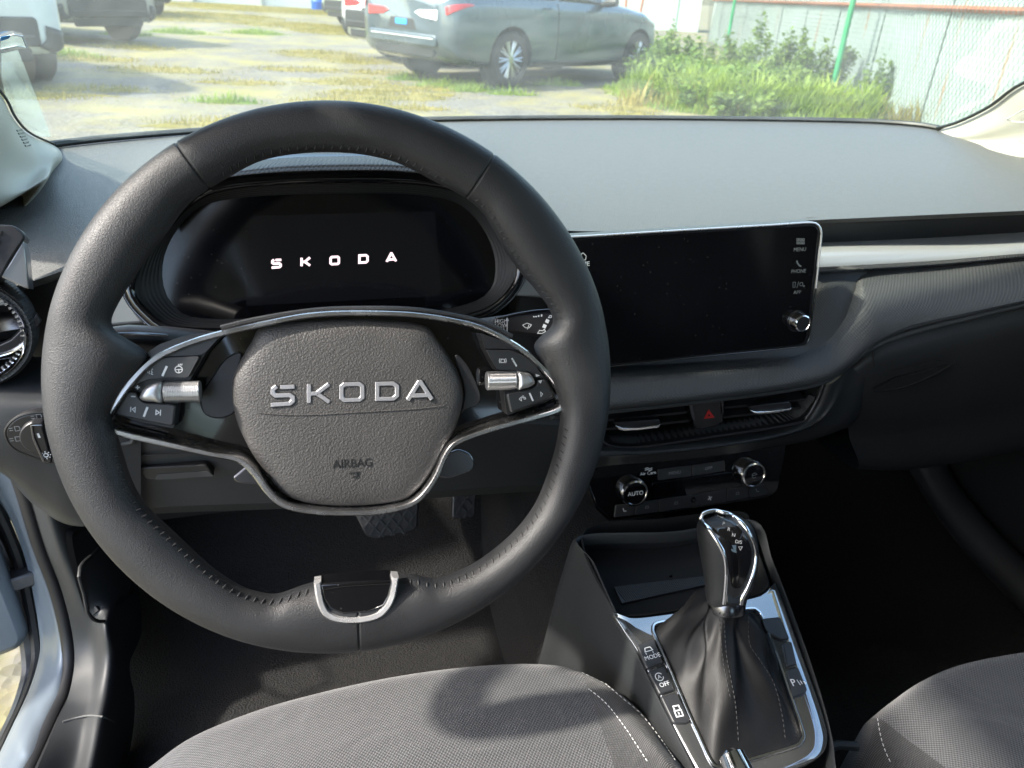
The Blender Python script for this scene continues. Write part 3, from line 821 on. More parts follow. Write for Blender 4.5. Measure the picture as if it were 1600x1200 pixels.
# ---- touchscreen
SF = Fr(at(1080, 455, Y=.205), (1, -.02, 0), (0, .16, .98))
scr = thing('touchscreen', 'wide black touchscreen with one round knob at its lower right corner', 'screen', SF.o)
so_ = roundpoly(SF.pxs([(862,371),(1285,346),(1263,541),(862,584)]), .012, 8)
slab('frame', SF, so_, -.022, 0, M['satin_black'], scr, bevel=.0015)
si = roundpoly(SF.pxs([(864,375),(1280,351),(1259,537),(864,579)], .001), .010, 8)
gl = slab('glass', SF, si, -.004, .0016, M['screen_glass'], scr, bevel=.0008)
edge = spl([SF.px(*p, .001) + (0,) for p in [(862,372),(950,367),(1080,359),(1200,352),(1262,348),(1276,350),(1283,360),(1282,385),(1275,450)]], 80)
tube('bright_edge', [SF.w(p.x, p.y, .0008) for p in edge], .0011, M['satin_chrome'], scr)
edge = spl([SF.px(*p, .001) + (0,) for p in [(1275,450),(1268,505),(1264,530),(1258,538),(1240,543),(1100,557),(950,573),(862,582)]], 80)
tube('lower_edge', [SF.w(p.x, p.y, .0006) for p in edge], .0010, M['dark_chrome'], scr)
tilt = rad(-2)
for s, x, y, h in (('MENU', 1250, 390, .0056), ('PHONE', 1248, 424, .0056), ('APP', 1246, 457, .0056)):
    u, v = SF.px(x, y, .002); text('lettering', SF, s, u, v, h, M['print_dim'], gl, n0=.0018, ext=.00005, sx=.95)
u, v = SF.px(908, 413, .002); text('lettering', SF, 'HOME', u, v, .0064, M['print_white'], gl, n0=.0018, ext=.00005)
def S2(*p): return SF.pxs(p, .0017)
g = []
for i in range(3):
    for j in range(2):
        x, y = 1246.5 + i * 4.4, 374.5 + j * 5; g.append((S2((x - 1.3, y - 1.5), (x + 1.3, y - 1.5), (x + 1.3, y + 1.5), (x - 1.3, y + 1.5)), True))
strokes('icon', SF, g, .0007, .0017, .0001, M['print_dim'], gl)
strokes('icon', SF, [(S2((1245, 407), (1246, 411), (1249, 415), (1252, 416)), False)], .0014, .0017, .0001, M['print_dim'], gl)
strokes('icon', SF, [(S2((1239, 441), (1243, 441), (1242, 449), (1239, 449)), True), (S2((1245, 450), (1248, 440)), False), (circ(*S2((1252, 444))[0], .0019, 12), True), (circ(*S2((1256, 447))[0], .0008, 8), True)], .0005, .0017, .0001, M['print_dim'], gl)
strokes('icon', SF, [(S2((905, 406), (905, 400), (911, 395), (916, 400), (915, 406)), True)], .0006, .0017, .0001, M['print_white'], gl)
u, v = SF.px(1246, 502, .004)
lathe('knob_ring', SF, u, v, [(.0118, .0015), (.0118, .0030), (.0105, .0032), (.0105, .0016)], M['dark_chrome'], scr)
kb = lathe('knob', SF, u, v, [(.0100, .001), (.0098, .012), (.0090, .0145), (.0078, .0150), (.0074, .0143)], M['chrome'], scr)
lathe('knob_face', SF, u, v, [(.0076, .0142), (.004, .0146), (0, .0146)], M['satin_black'], kb)

# ---- climate panel
zc = zv
CF = Fr(at(1075, 760, Y=.19), (1, -.0, 0), (0, .30, .95))
clim = thing('climate_panel', 'gloss black climate panel with two chrome dials above the gear lever', 'control panel', CF.o)
slab('panel', CF, roundpoly(CF.pxs(zp([(190,690),(170,560),(300,520),(1285,450),(1275,540),(1235,722),(1180,762),(330,884),(250,815)], *zc)), .006), -.05, 0, M['gloss_black'], clim, bevel=.0015)
slab('side_edge', CF, CF.pxs(zp([(198,690),(206,672),(258,805),(330,872),(322,886),(248,820)], *zc), .001), -.03, .0012, M['dark_chrome'], clim, bevel=.0004)
for bx, nm in (([(585,604),(768,582),(768,640),(585,664)], 'MENU'), ([(773,581),(945,556),(948,612),(773,640)], 'OFF')):
    b = slab('touch_button', CF, roundpoly(CF.pxs(zp(bx, *zc), .001), .001), -.004, .0009, M['button_black'], clim, bevel=.0004)
    x = sum(p[0] for p in bx) / 4; y = sum(p[1] for p in bx) / 4
    u, v = CF.px(*zp([(x, y)], *zc)[0], .001); text('lettering', CF, nm, u, v, .0055, M['print_dim'], b, n0=.0010, ext=.00005)
slab('display', CF, CF.pxs(zp([(555,680),(1005,615),(1000,668),(555,740)], *zc), .001), -.004, .0005, M['screen_glass'], clim, bevel=.0003)
u, v = CF.px(*zp([(532, 625)], *zc)[0], .001); text('lettering', CF, 'Air Care', u, v, .0056, M['print_white'], clim, n0=.0006, ext=.00005)
u, v = CF.px(*zp([(532, 603)], *zc)[0], .001)
strokes('icon', CF, [([(u - .004, v + .001), (u - .001, v + .002), (u + .002, v), (u + .005, v + .0012)], False), ([(u - .004, v - .001), (u - .001, v), (u + .002, v - .002), (u + .005, v - .0008)], False)], .0009, .0006, .0001, M['print_white'], clim)
keys = [([(355,798),(460,786),(455,850),(345,862)], 'seat'), ([(465,785),(588,768),(585,832),(460,850)], 'dim'), ([(592,767),(775,742),(775,806),(590,832)], 'fan0'), ([(778,742),(955,712),(955,778),(778,805)], 'fan'), ([(960,711),(1072,695),(1075,755),(960,776)], 'dim'), ([(1076,694),(1160,684),(1185,735),(1080,755)], 'seat')]
for bx, kd in keys:
    b = slab('key', CF, roundpoly(CF.pxs(zp(bx, *zc), .001), .001), -.006, .0022, M['button_black'], clim, bevel=.0006)
    x = sum(p[0] for p in bx) / 4; y = sum(p[1] for p in bx) / 4
    u, v = CF.px(*zp([(x, y)], *zc)[0], .002)
    if kd == 'seat': L = [([(u - .002, v + .0025), (u - .001, v - .0012), (u + .002, v - .0014)], False)]; w = .0011; mm = M['print_white'] if x < 600 else M['print_dim']
    elif kd == 'fan': L = [([(u + .003 * math.cos(a), v + .003 * math.sin(a)), (u - .003 * math.cos(a), v - .003 * math.sin(a))], False) for a in (.5, 2.0)]; w = .0012; mm = M['print_white']
    else: L = [([(u - .002, v - .001), (u + .002, v - .001), (u + .0015, v + .0015), (u - .0015, v + .0015)], True)]; w = .0007; mm = M['print_dim']
    strokes('icon', CF, L, w, .0022, .0001, mm, b)
u, v = CF.px(*zp([(778, 770)], *zc)[0], .003); lathe('sensor', CF, u, v, [(.0035, .002), (.003, .0034), (0, .0036)], M['gloss_black'], clim, n=20)
for (x, y), s in (((455, 728), 'AUTO'), ((1097, 630), '')):
    u, v = CF.px(*zp([(x, y)], *zc)[0], .008)
    d = lathe('dial', CF, u, v, [(.0165, 0), (.0165, .006), (.0162, .010), (.0150, .0125), (.0132, .0130), (.0126, .0120)], M['chrome'], clim, n=56)
    lathe('dial_face', CF, u, v, [(.0130, .0118), (.006, .0124), (0, .0124)], M['gloss_black'], d)
    if s: text('lettering', CF, s, u, v, .0068, M['print_white'], d, n0=.0126, ext=.00005)
    else: strokes('icon', CF, [(circ(u, v, .003, 12, .5, 5.5), False), ([(u - .002, v), (u + .004, v + .001)], False)], .0006, .0126, .0001, M['print_dim'], d)

# ---- instrument cluster
KF = Fr((0, .215, .90), (1, 0, 0), (0, .30, .954))
clu = thing('instrument_cluster', 'dark digital instrument cluster seen through the steering wheel with five lit letters', 'instrument cluster', KF.o)
o1_px = [(300,312),(345,292),(430,282),(530,279),(640,281),(705,291),(745,312),(780,350),(806,392),(812,425),(798,456),(765,485),(715,500),(640,512),(520,518),(380,520),(270,515),(228,490),(204,455),(214,415),(250,360)]
o2_px = [(330,330),(380,318),(450,313),(530,311),(630,312),(690,322),(722,345),(744,380),(752,415),(745,448),(715,468),(650,480),(530,487),(400,490),(320,488),(290,470),(276,440),(278,400),(298,360)]
_c = Vector((510, 405))
o2_px = [tuple(_c + (Vector(p) - _c) * 1.09) for p in o2_px]
O1 = [KF.w(*KF.px(*p, .018), .018) for p in o1_px]; O2 = [KF.w(*KF.px(*p, 0), 0) for p in o2_px]
A = spl(O1, 120, True); B = spl(O2, 120, True)
rows = [A]
for k in range(1, 15):
    t = k / 15
    q = [a.lerp(b, t) for a, b in zip(A, B)]
    if k % 2: q = [p - KF.N * .0006 for p in q]
    rows.append(q)
rows.append(B)
loft('funnel', rows, M['dash_dark'], clu, n=120, closed=True, ang=25)
tube('bezel', [p + KF.N * .002 for p in A], .0042, M['gloss_black'], clu, closed=True, seg=12)
tube('bezel_edge', [a + (a - KF.w(0, 0, .018)).normalized() * .005 + KF.N * .003 for a in A], .0012, M['dark_chrome'], clu, closed=True)
slab('screen', KF, [KF.px(*p, 0) for p in o2_px], -.004, .0004, M['screen_glass'], clu, smooth_n=80, bevel=0)
slab('display_area', KF, roundpoly(KF.pxs([(388,338),(680,330),(690,462),(384,478)], .001), .004), -.001, .0009, M['lit_screen'], clu, bevel=0)
cb = []
for ch, x, y in (('S', 432, 412), ('K', 477.5, 409), ('O', 523, 407), ('D', 568, 404.5), ('A', 611.5, 402)):
    cb.append((ch, ((x - 7.6, y - 6.2), (x + 7.6, y - 7), (x + 7.6, y + 6.2), (x - 7.6, y + 7))))
letters(KF, cb, .0022, .0012, .0003, M['lit_letters'], clu, 'lit_letter')
# silver cheeks at the upper corners of the bezel
for pts in ([(292,318),(300,300),(316,290),(330,296),(312,303),(298,314)], [(690,277),(697,272),(722,289),(748,306),(760,318),(752,318),(728,302),(704,288)]):
    q = KF.pxs(pts, .036); slab('bezel_cheek', KF, q, .02, .036, M['silver_trim'], clu, bevel=.0008)
# hood over the cluster
H0 = row((255,352,.182),(300,302,.180),(345,280,.180),(430,270,.182),(530,267,.184),(620,268,.183),(690,277,.181),(745,302,.18),(785,345,.182))
H1 = row((248,348,.188),(295,296,.186),(342,272,.186),(430,259,.188),(530,255,.19),(620,256,.189),(694,266,.187),(752,294,.186),(792,340,.188))
H2 = row((240,345,.21),(290,290,.215),(340,264,.22),(430,250,.225),(530,246,.23),(620,247,.228),(700,258,.222),(760,288,.215),(800,338,.21))
hood = loft('hood_lip', [[p + Vector((0, .05, -.008)) for p in H0], H0, [a.lerp(b, .5) + Vector((0, -.003, .001)) for a, b in zip(H0, H1)], H1, H2, [p + Vector((0, .10, -.012)) for p in H2]], M['dash_fabric'], clu, n=80, nrow=24, ang=70)
I0 = row((262,362,.196),(306,312,.194),(350,290,.194),(430,281,.196),(530,278,.198),(620,279,.197),(688,286,.195),(738,308,.194),(778,350,.196))
loft('hood_underside', [[p + Vector((0, .004, -.001)) for p in H0], I0, [p + Vector((0, .05, .01)) for p in I0]], M['gloss_black'], clu, n=60, ang=60)

# ---- driver side fascia around the cluster
FF = Fr((0, .225, .86), (1, 0, 0), (0, .1, .99))
slab('fascia', FF, FF.pxs([(-60,470),(45,444),(130,415),(250,390),(300,520),(600,530),(800,520),(830,360),(900,370),(900,590),(700,640),(200,640),(-60,640)]), -.03, 0, M['dash_dark'], dash, bevel=.002)
for pts in ([(150,455),(188,447),(226,505),(150,512)], [(828,425),(900,430),(900,470),(800,463)]):
    slab('fascia_silver', FF, FF.pxs(pts, .006), -.004, .006, M['silver_trim'], dash, bevel=.003)
slab('fascia_silver_edge', FF, FF.pxs([(182,452),(192,452),(232,504),(226,508)], .009), 0, .009, M['satin_chrome'], dash, bevel=.001)
tube('fascia_line', [FF.w(*FF.px(a, b, .008), .008) for a, b in [(150, 522), (200, 521), (250, 524)]], .0014, M['dark_chrome'], dash)
tube('left_pad_lower_edge', [FF.w(*FF.px(a, b, .012), .012) for a, b in [(45, 444), (66, 432), (100, 420), (190, 402)]], .004, M['dash_plastic'], dash, n=16)  # bead along the lower front edge of the left pad

# ---- stalks
zs = (740, 460, 5.0)
TF = Fr(at(810, 498, Y=.06), (1, -.06, 0), (0, .35, .93))
st = thing('wiper_stalk', 'black wiper stalk with printed symbols right of the steering column', 'stalk', TF.o)
slab('paddle', TF, roundpoly(TF.pxs(zp([(160,190),(350,140),(640,118),(780,110),(780,330),(480,330),(160,300)], *zs)), .004), -.010, 0, M['satin_black'], st, bevel=.003)
slab('upper_edge', TF, TF.pxs(zp([(175,180),(350,142),(480,122),(780,100),(780,112),(480,134),(350,156),(180,194)], *zs), .002), -.006, .0016, M['dark_chrome'], st, bevel=.0006)
tube('stem', [TF.w(*TF.px(a, b, -.006), -.006) for a, b in [(735, 512), (765, 508), (790, 504)]], .006, M['dash_fabric'], st, seg=16)
for s, y in (('HIGH', 210), ('LOW', 243), ('INT', 270)):
    u, v = TF.px(*zp([(216, y)], *zs)[0], .001); text('lettering', TF, s, u, v, .0042, M['print_white'], st, n0=.0004, ext=.00004)
def T2(*p): return TF.pxs(zp(p, *zs), .0005)
strokes('symbol', TF, [(T2((384, 240), (418, 224), (452, 238), (434, 262), (404, 260)), True), (T2((420, 274), (432, 238)), False)], .0005, .0004, .0001, M['print_white'], st)
strokes('symbol', TF, [(T2((262, 290), (262, 200)), False), (T2((254, 204), (262, 186), (270, 204)), True)], .0008, .0004, .0001, M['print_white'], st)
strokes('symbol', TF, [(T2((470, 178), (472, 170)), False), (T2((487, 178), (489, 168)), False), (T2((507, 176), (509, 162)), False), (T2((530, 174), (532, 156)), False)], .0011, .0004, .0001, M['print_white'], st)
strokes('symbol', TF, [(T2((548, 262), (560, 236)), False), (T2((570, 222), (582, 196)), False)], .0028, .0004, .0001, M['print_white'], st)
strokes('symbol', TF, [(T2((585, 182), (596, 165), (612, 168), (604, 182)), True), (T2((500, 305), (515, 280), (540, 285), (552, 272), (562, 290), (535, 305)), True)], .0005, .0004, .0001, M['print_white'], st)
st2 = thing('indicator_stalk', 'dark indicator stalk left of the steering column, mostly hidden by the rim', 'stalk', at(230, 527, Y=.06))
tube('arm', row((150,528,.05),(200,528,.055),(260,532,.07),(330,540,.09)), [.006, .009, .010, .011], M['satin_black'], st2, seg=16, n=0)
tube('arm_edge', row((172,522,.042),(215,521,.046),(262,524,.06)), .0011, M['dark_chrome'], st2)

# ---- left round vent, demister and light switch
LF = Fr(at(-49, 519, Y=.165), (1, .28, 0), (0, .12, .99))
rv = thing('round_air_vent', 'round air vent with chrome ring at the left end of the dashboard', 'air vent', LF.o)
RV = abs(LF.px(63, 519)[0])
lathe('outer_ring', LF, 0, 0, [(RV * .97, -.03), (RV, -.012), (RV * .97, .006), (RV * .90, .012), (RV * .83, .010)], M['dash_fabric'], rv, n=80)
lathe('chrome_ring', LF, 0, 0, [(RV * .83, -.005), (RV * .845, .010), (RV * .815, .0135), (RV * .78, .010), (RV * .765, -.01)], M['chrome'], rv, n=80)
lathe('barrel', LF, 0, 0, [(RV * .79, .006), (RV * .77, -.045), (0, -.046)], M['print_black'], rv, n=60)
for k in range(56):
    a = 2 * math.pi * k / 56
    f2 = Fr(LF.w(math.cos(a) * RV * .775, math.sin(a) * RV * .775, .004), LF.U * math.cos(a) + LF.V * math.sin(a), LF.V * math.cos(a) - LF.U * math.sin(a))
    box('tooth', f2, -.0022, .0022, -.0007, .0007, -.004, .002, M['satin_chrome'], rv, bevel=0, smooth=False)
for k, v in enumerate((.040, .018, -.004, -.026, -.044)):
    hw = math.sqrt(max((RV * .77) ** 2 - v * v, 0)) * .97
    fr2 = Fr(LF.w(0, v, -.002), LF.U, LF.V * .75 + LF.N * -.66)
    box('slat', fr2, -hw, hw, -.001, .0165, -.0009, .0012, M['silver_trim'] if k == 1 else M['dark_chrome'], rv, bevel=.0005)
    tube('slat_edge', [LF.w(-hw, v - .0005, -.0025), LF.w(hw, v - .0005, -.0025)], .0008, M['satin_chrome'], rv)
slab('vent_tab', LF, [(.006, -.016), (.026, -.010), (.044, .004), (.048, .008), (.050, .001), (.040, -.012), (.022, -.022), (.006, -.024)], -.002, .006, M['satin_black'], rv, bevel=.001)
tube('tab_edge', [LF.w(a, b, .0065) for a, b in [(.008, -.021), (.026, -.0185), (.042, -.009)]], .0014, M['chrome'], rv, n=12)
tube('ring_dots', [LF.w(RV * .93 * math.cos(a), RV * .93 * math.sin(a), .011) for a in [rad(20 + k * 3) for k in range(24)]], .0006, M['dark_chrome'], rv)
dm = Fr(at(15, 400, Y=.17), (1, .25, 0), (0, .35, .93))
dv = thing('demister_vent', 'small side window demister grille with a silver wedge above the round vent', 'air vent', dm.o)
slab('surround', dm, roundpoly(dm.pxs([(-70,350),(-5,351),(22,352),(36,362),(40,372),(15,410),(0,440),(-70,470)]), .005), -.03, .002, M['satin_black'], dv, bevel=.002)
slab('silver_wedge', dm, dm.pxs([(36,376),(40,392),(46,452),(30,446),(0,432),(-20,440),(10,418)], .001), -.03, .001, M['wedge_silver'], dv, bevel=.0015)
for k in range(3):
    slab('grille_slot', dm, dm.pxs([(-40, 362 + k * 14), (3 - k * 2, 361 + k * 14), (0 - k * 3, 370 + k * 14), (-40, 371 + k * 14)], .003), 0, .0032, M['print_black'], dv, bevel=0)
# left lower fascia with light switch
Q0 = row((-70,612,.145),(0,610,.150),(60,612,.155),(130,612,.16),(220,610,.17))
Q1 = row((-70,660,.130),(0,655,.133),(60,652,.137),(130,650,.142),(220,650,.155))
Q2 = row((-70,720,.128),(0,730,.130),(60,770,.132),(120,800,.135),(220,800,.15))
Q3 = row((-70,728,.17),(0,738,.17),(55,790,.17),(118,822,.17),(220,812,.18))
sidep = loft('side_fascia', [[p + Vector((0, .06, .002)) for p in Q0], Q0, Q1, Q2, Q3], M['dash_plastic'], dash, n=50, nrow=24, ang=75)
XF = Fr(at(70, 685, Y=.132), (1, .10, 0), (0, .02, .99))
ls = thing('headlight_switch', 'rotary headlight switch on the dark panel left of the steering wheel', 'switch', XF.o)
q = spl([XF.px(*p, .002) + (0,) for p in [(8,676),(22,656),(50,646),(85,648),(110,660),(120,690),(110,720),(85,724),(50,714),(20,700)]], 60, True)
slab('plate', XF, [(p.x, p.y) for p in q], -.02, .002, M['satin_black'], ls, bevel=.0015)
tube('plate_edge', [XF.w(p.x, p.y, .001) for p in q], .0012, M['print_black'], ls, closed=True)
u, v = XF.px(66, 682, .004)
dl = lathe('dial', XF, u, v, [(.0155, .001), (.0155, .005), (.0145, .0062), (0, .0064)], M['satin_black'], ls)
hd = slab('grip', XF, roundpoly(XF.pxs([(47,662),(66,662),(82,722),(68,722)], .014), .002), .004, .016, M['satin_black'], ls, bevel=.0015)
tube('grip_edge', [XF.w(*XF.px(a, b, .0165), .0165) for a, b in [(66, 664), (49, 664), (52, 684), (68, 720)]], .0011, M['dark_chrome'], hd)
strokes('grip_mark', XF, [(XF.pxs([(59, 677), (62, 684)], .0162), False)], .0015, .0162, .0002, M['print_white'], hd)
for x, y in ((23, 671), (24, 687), (57, 652)):
    u, v = XF.px(x, y, .003)
    strokes('symbol', XF, [([(u, v + .002), (u + .003, v + .0018), (u + .0035, v), (u + .003, v - .0018), (u, v - .002)], True), ([(u - .004, v + .001), (u - .0015, v + .001)], False), ([(u - .004, v - .001), (u - .0015, v - .001)], False)], .0006, .0022, .0001, M['print_dim'], ls)
u, v = XF.px(72, 711, .016)
strokes('symbol', XF, [(circ(u, v, .0016, 12), True)] + [([(u + .0026 * math.cos(a), v + .0026 * math.sin(a)), (u + .0036 * math.cos(a), v + .0036 * math.sin(a))], False) for a in [k * math.pi / 4 for k in range(8)]], .0007, .0162, .0002, M['print_white'], hd)

# ---- knee panel under the column
K0 = row((120,660,.165),(300,650,.17),(500,640,.175),(700,640,.18),(900,650,.18))
K1 = row((160,682,.155),(300,676,.16),(500,668,.165),(720,660,.17),(900,665,.175))
K2 = row((185,712,.155),(300,706,.16),(500,700,.165),(730,690,.17),(900,690,.175))
K3 = row((212,795,.165),(300,790,.17),(500,782,.175),(760,762,.18),(900,755,.185))
K4 = row((218,804,.19),(300,800,.19),(500,792,.195),(765,772,.20),(900,765,.20))
knee = loft('knee_panel', [K0, K1, K2, K3, K4, [p + Vector((0, .2, .03)) for p in K4]], M['dash_plastic'], dash, n=40, nrow=0, ang=18)
tube('panel_joint', row((178,714,.1535),(250,710,.156),(330,706,.159),(420,702,.161)), .0008, M['print_black'], knee, n=16)
NF = Fr(at(275, 738, Y=.1545), (1, .0, 0), (0, .06, .99))
slab('handle_recess', NF, roundpoly(NF.pxs([(214,730),(323,725),(336,744),(240,750),(228,748)]), .004), -.012, .0012, M['print_black'], knee, bevel=.001)
slab('recess_floor', NF, roundpoly(NF.pxs([(246,741),(326,736),(335,744),(242,750)], .0015), .002), -.006, .0020, M['dash_plastic'], knee, bevel=.001)
tube('latch_outline', [NF.w(*NF.px(a, b, .008), .008) for a, b in [(150, 694), (200, 692), (208, 686), (205, 678), (150, 680)]], .0026, M['dash_plastic'], knee, n=24)

# ================================================================== CENTRE CONSOLE AND GEAR LEVER
def dashes(name, b, pts, m, parent, r=.0006, step=.0055, fill=.62, off=.0005):
    P = [cast(b, p.x, p.y, off) for p in spl([(a, c, 0) for a, c in pts], 160)]
    P = [p for p in P if p is not None]
    if len(P) < 4: return
    P = spl(P[::3], 300)
    L = [0]
    for a, c in zip(P, P[1:]): L.append(L[-1] + (c - a).length)
    gs = []; s = 0; k = 0
    def pt(s):
        for i in range(len(L) - 1):
            if L[i + 1] >= s: return P[i].lerp(P[i + 1], (s - L[i]) / max(L[i + 1] - L[i], 1e-9))
        return P[-1]
    while s < L[-1] - step:
        gs.append(tubegeo([pt(s), pt(s + step * fill * .5), pt(s + step * fill)], [r * .6, r, r * .6], seg=5)); s += step
    V, Fs = join(gs)
    o = mesh(name, V, Fs, m, parent); o['kind'] = 'stuff'
zg = (880, 780, 2.857)
CN = Fr((.30, 0, .600), (1, 0, 0), (0, 1, .24))
cons = thing('centre_console', 'dark centre console with gloss black trim, chrome frame and storage tray between the seats', 'console', (.30, -.05, .28))
out_px = [(75,170),(135,290),(215,470),(320,680),(420,890),(500,1050),(575,1200),(680,1420),(900,1480),(1150,1440),(1215,1300),(1208,1170),(1190,1040),(1135,840),(1050,590),(935,290),(845,100),(500,150)]
O = CN.pxs(zp(out_px, *zg))
Os = [(p.x, p.y) for p in spl([(a, b, 0) for a, b in O], 120, True)]
cx = sum(p[0] for p in Os) / 120; cy = sum(p[1] for p in Os) / 120
def ringc(s, n): return [CN.w(cx + (a - cx) * s, cy + (b - cy) * s, n) for a, b in Os]
loft('side_wall', [ringc(.975, -.012), ringc(.985, .001), ringc(1.0, .0025), ringc(1.018, -.001), ringc(1.03, -.012), ringc(1.06, -.10), ringc(1.10, -.33)], M['dash_plastic'], cons, n=120, closed=True, ang=80)
G = zp([(222,498),(300,530),(450,517),(610,490),(760,462),(880,432),(912,408),(922,360),(922,305),(985,470),(1060,680),(1122,850),(1168,990),(1180,1080),(1140,1150),(1000,1215),(800,1275),(660,1290),(600,1210),(545,1110),(480,985),(430,870),(330,675),(270,585)], *zg)
C = zp([(400,580),(425,553),(560,535),(700,512),(832,490),(868,500),(892,535),(935,650),(985,795),(1030,930),(1068,1045),(1060,1080),(1030,1105),(900,1145),(780,1180),(690,1200),(655,1165),(610,1070),(555,950),(505,830),(450,705),(412,620)], *zg)
Gp = [CN.w(*CN.px(*p, .003), .003) for p in G]; Cp = [CN.w(*CN.px(*p, .004), .004) for p in C]
# gloss plate: strip between outline and chrome frame, radial pairing about the frame's middle
mid = sum((CN.w(*CN.px(*p, .003), .003) for p in C), Vector()) / len(C)
def radial(P, n, zoff=0):
    Q = spl(P, 600, True)
    A_ = sorted((math.atan2((q - mid).dot(CN.V), (q - mid).dot(CN.U)), q) for q in [q.freeze() if False else q for q in Q]) if False else None
    tab = sorted([(math.atan2((q - mid).dot(CN.V), (q - mid).dot(CN.U)), i) for i, q in enumerate(Q)])
    out = []
    for k in range(n):
        t = -math.pi + 2 * math.pi * k / n
        best = min(tab, key=lambda e: abs(e[0] - t))
        out.append(Q[best[1]] + CN.N * zoff)
    return out
ga, gc = radial(Gp, 200), radial(Cp, 200)
plate = loft('gloss_trim', [[p - CN.N * .006 for p in ga], [p - CN.N * .0008 for p in ga], [a.lerp(b, .03) for a, b in zip(ga, gc)], [a.lerp(b, .5) for a, b in zip(ga, gc)], gc], M['console_gloss'], cons, n=200, closed=True, ang=60)
cr = spl(Cp, 160, True)
ribbon('chrome_frame', cr, CN.N, [(-.0016, -.006), (.0016, -.006), (.0018, .0008), (.0008, .0020), (-.0008, .0020), (-.0018, .0008)], M['chrome'], cons, closed=True, ang=50)
# tray
Tp = CN.pxs(zp([(95,150),(225,485),(300,518),(450,503),(600,475),(850,432),(900,405),(908,360),(830,150),(790,60),(450,90)], *zg))
Ts = [(p.x, p.y) for p in spl([(a, b, 0) for a, b in Tp], 100, True)]
tx = sum(p[0] for p in Ts) / 100; ty = sum(p[1] for p in Ts) / 100
def rt(s, n): return [CN.w(tx + (a - tx) * s, ty + (b - ty) * s, n) for a, b in Ts]
loft('tray', [rt(1.02, .0005), rt(1.0, .0015), rt(.985, -.004), rt(.96, -.022), rt(.93, -.030), rt(.4, -.031), rt(.02, -.031)], M['matte_dark'], cons, n=100, closed=True, ang=50)
mq = CN.pxs(zp([(225,395),(450,372),(640,345),(640,385),(450,425),(262,468)], *zg), -.029)
matp = slab('tray_mat', CN, mq, -.031, -.028, M['rubber'], cons, bevel=.0005)
A_, B_ = [Vector(p) for p in (mq[0], mq[2])], [Vector(p) for p in (mq[5], mq[3])]
gs = []
for k in range(46):
    t = (k + .5) / 46
    a = A_[0].lerp(A_[1], t); b = B_[0].lerp(B_[1], min(t + .05, 1))
    gs.append(strokegeo(CN, [tuple(a), tuple(b)], .0012, -.028, .0009))
V, Fs = join(gs); o = mesh('mat_ribs', V, Fs, M['rubber'], matp, smooth=False); o['kind'] = 'stuff'
# buttons beside the boot
def cbtn(pts, sym):
    q = CN.pxs(zp(pts, *zg), .006)
    b = slab('button', CN, roundpoly(q, .0025), -.002, .0062, M['button_black'], cons, bevel=.0012)
    x = sum(p[0] for p in q) / len(q); y = sum(p[1] for p in q) / len(q)
    if sym == 'mode':
        strokes('icon', CN, [([(x - .004, y + .002), (x - .003, y + .0055), (x + .002, y + .006), (x + .0035, y + .0028)], True), ([(x - .004, y + .001), (x - .0035, y - .0005)], False), ([(x + .003, y + .0014), (x + .003, y)], False)], .0007, .0063, .0001, M['print_white'], b)
        text('lettering', CN, 'MODE', x + .001, y - .0035, .0055, M['print_white'], b, n0=.0063, ext=.00005, rot=rad(6))
    elif sym == 'stop':
        strokes('icon', CN, [(circ(x - .001, y + .003, .0035, 16, .6, 6.2), False)], .0006, .0063, .0001, M['print_white'], b)
        text('lettering', CN, 'A', x - .001, y + .003, .0048, M['print_white'], b, n0=.0063, ext=.00005, rot=rad(6))
        text('lettering', CN, 'OFF', x + .001, y - .0042, .0055, M['print_white'], b, n0=.0063, ext=.00005, rot=rad(6))
    elif sym == 'lock':
        strokes('icon', CN, [([(x - .003, y - .005), (x + .003, y - .005), (x + .003, y), (x - .003, y)], True), ([(x - .0025, y), (x - .0025, y + .004), (x + .0025, y + .004), (x + .0025, y)], False), ([(x, y - .0015), (x, y - .0035)], False)], .0010, .0063, .0001, M['print_white'], b)
    elif sym == 'park':
        text('lettering', CN, 'P', x - .004, y + .001, .009, M['print_white'], b, n0=.0063, ext=.00005)
        strokes('icon', CN, [([(x + .0005, y + .003), (x + .0012, y - .002)], False), ([(x + .003, y + .002), (x + .0035, y - .0015)], False), ([(x + .0055, y + .0005), (x + .007, y - .001), (x + .006, y - .002)], True)], .0006, .0063, .0001, M['print_white'], b)
cbtn([(328,652),(404,620),(446,728),(374,758)], 'mode')
cbtn([(378,768),(452,742),(498,850),(430,872)], 'stop')
cbtn([(434,880),(506,860),(566,985),(556,998),(492,1000)], 'lock')
cbtn([(885,532),(968,524),(1012,622),(975,630),(905,590)], '')
cbtn([(980,640),(1020,634),(1044,738),(1000,748)], '')
cbtn([(1002,760),(1048,748),(1090,850),(1080,866),(1020,888)], 'park')

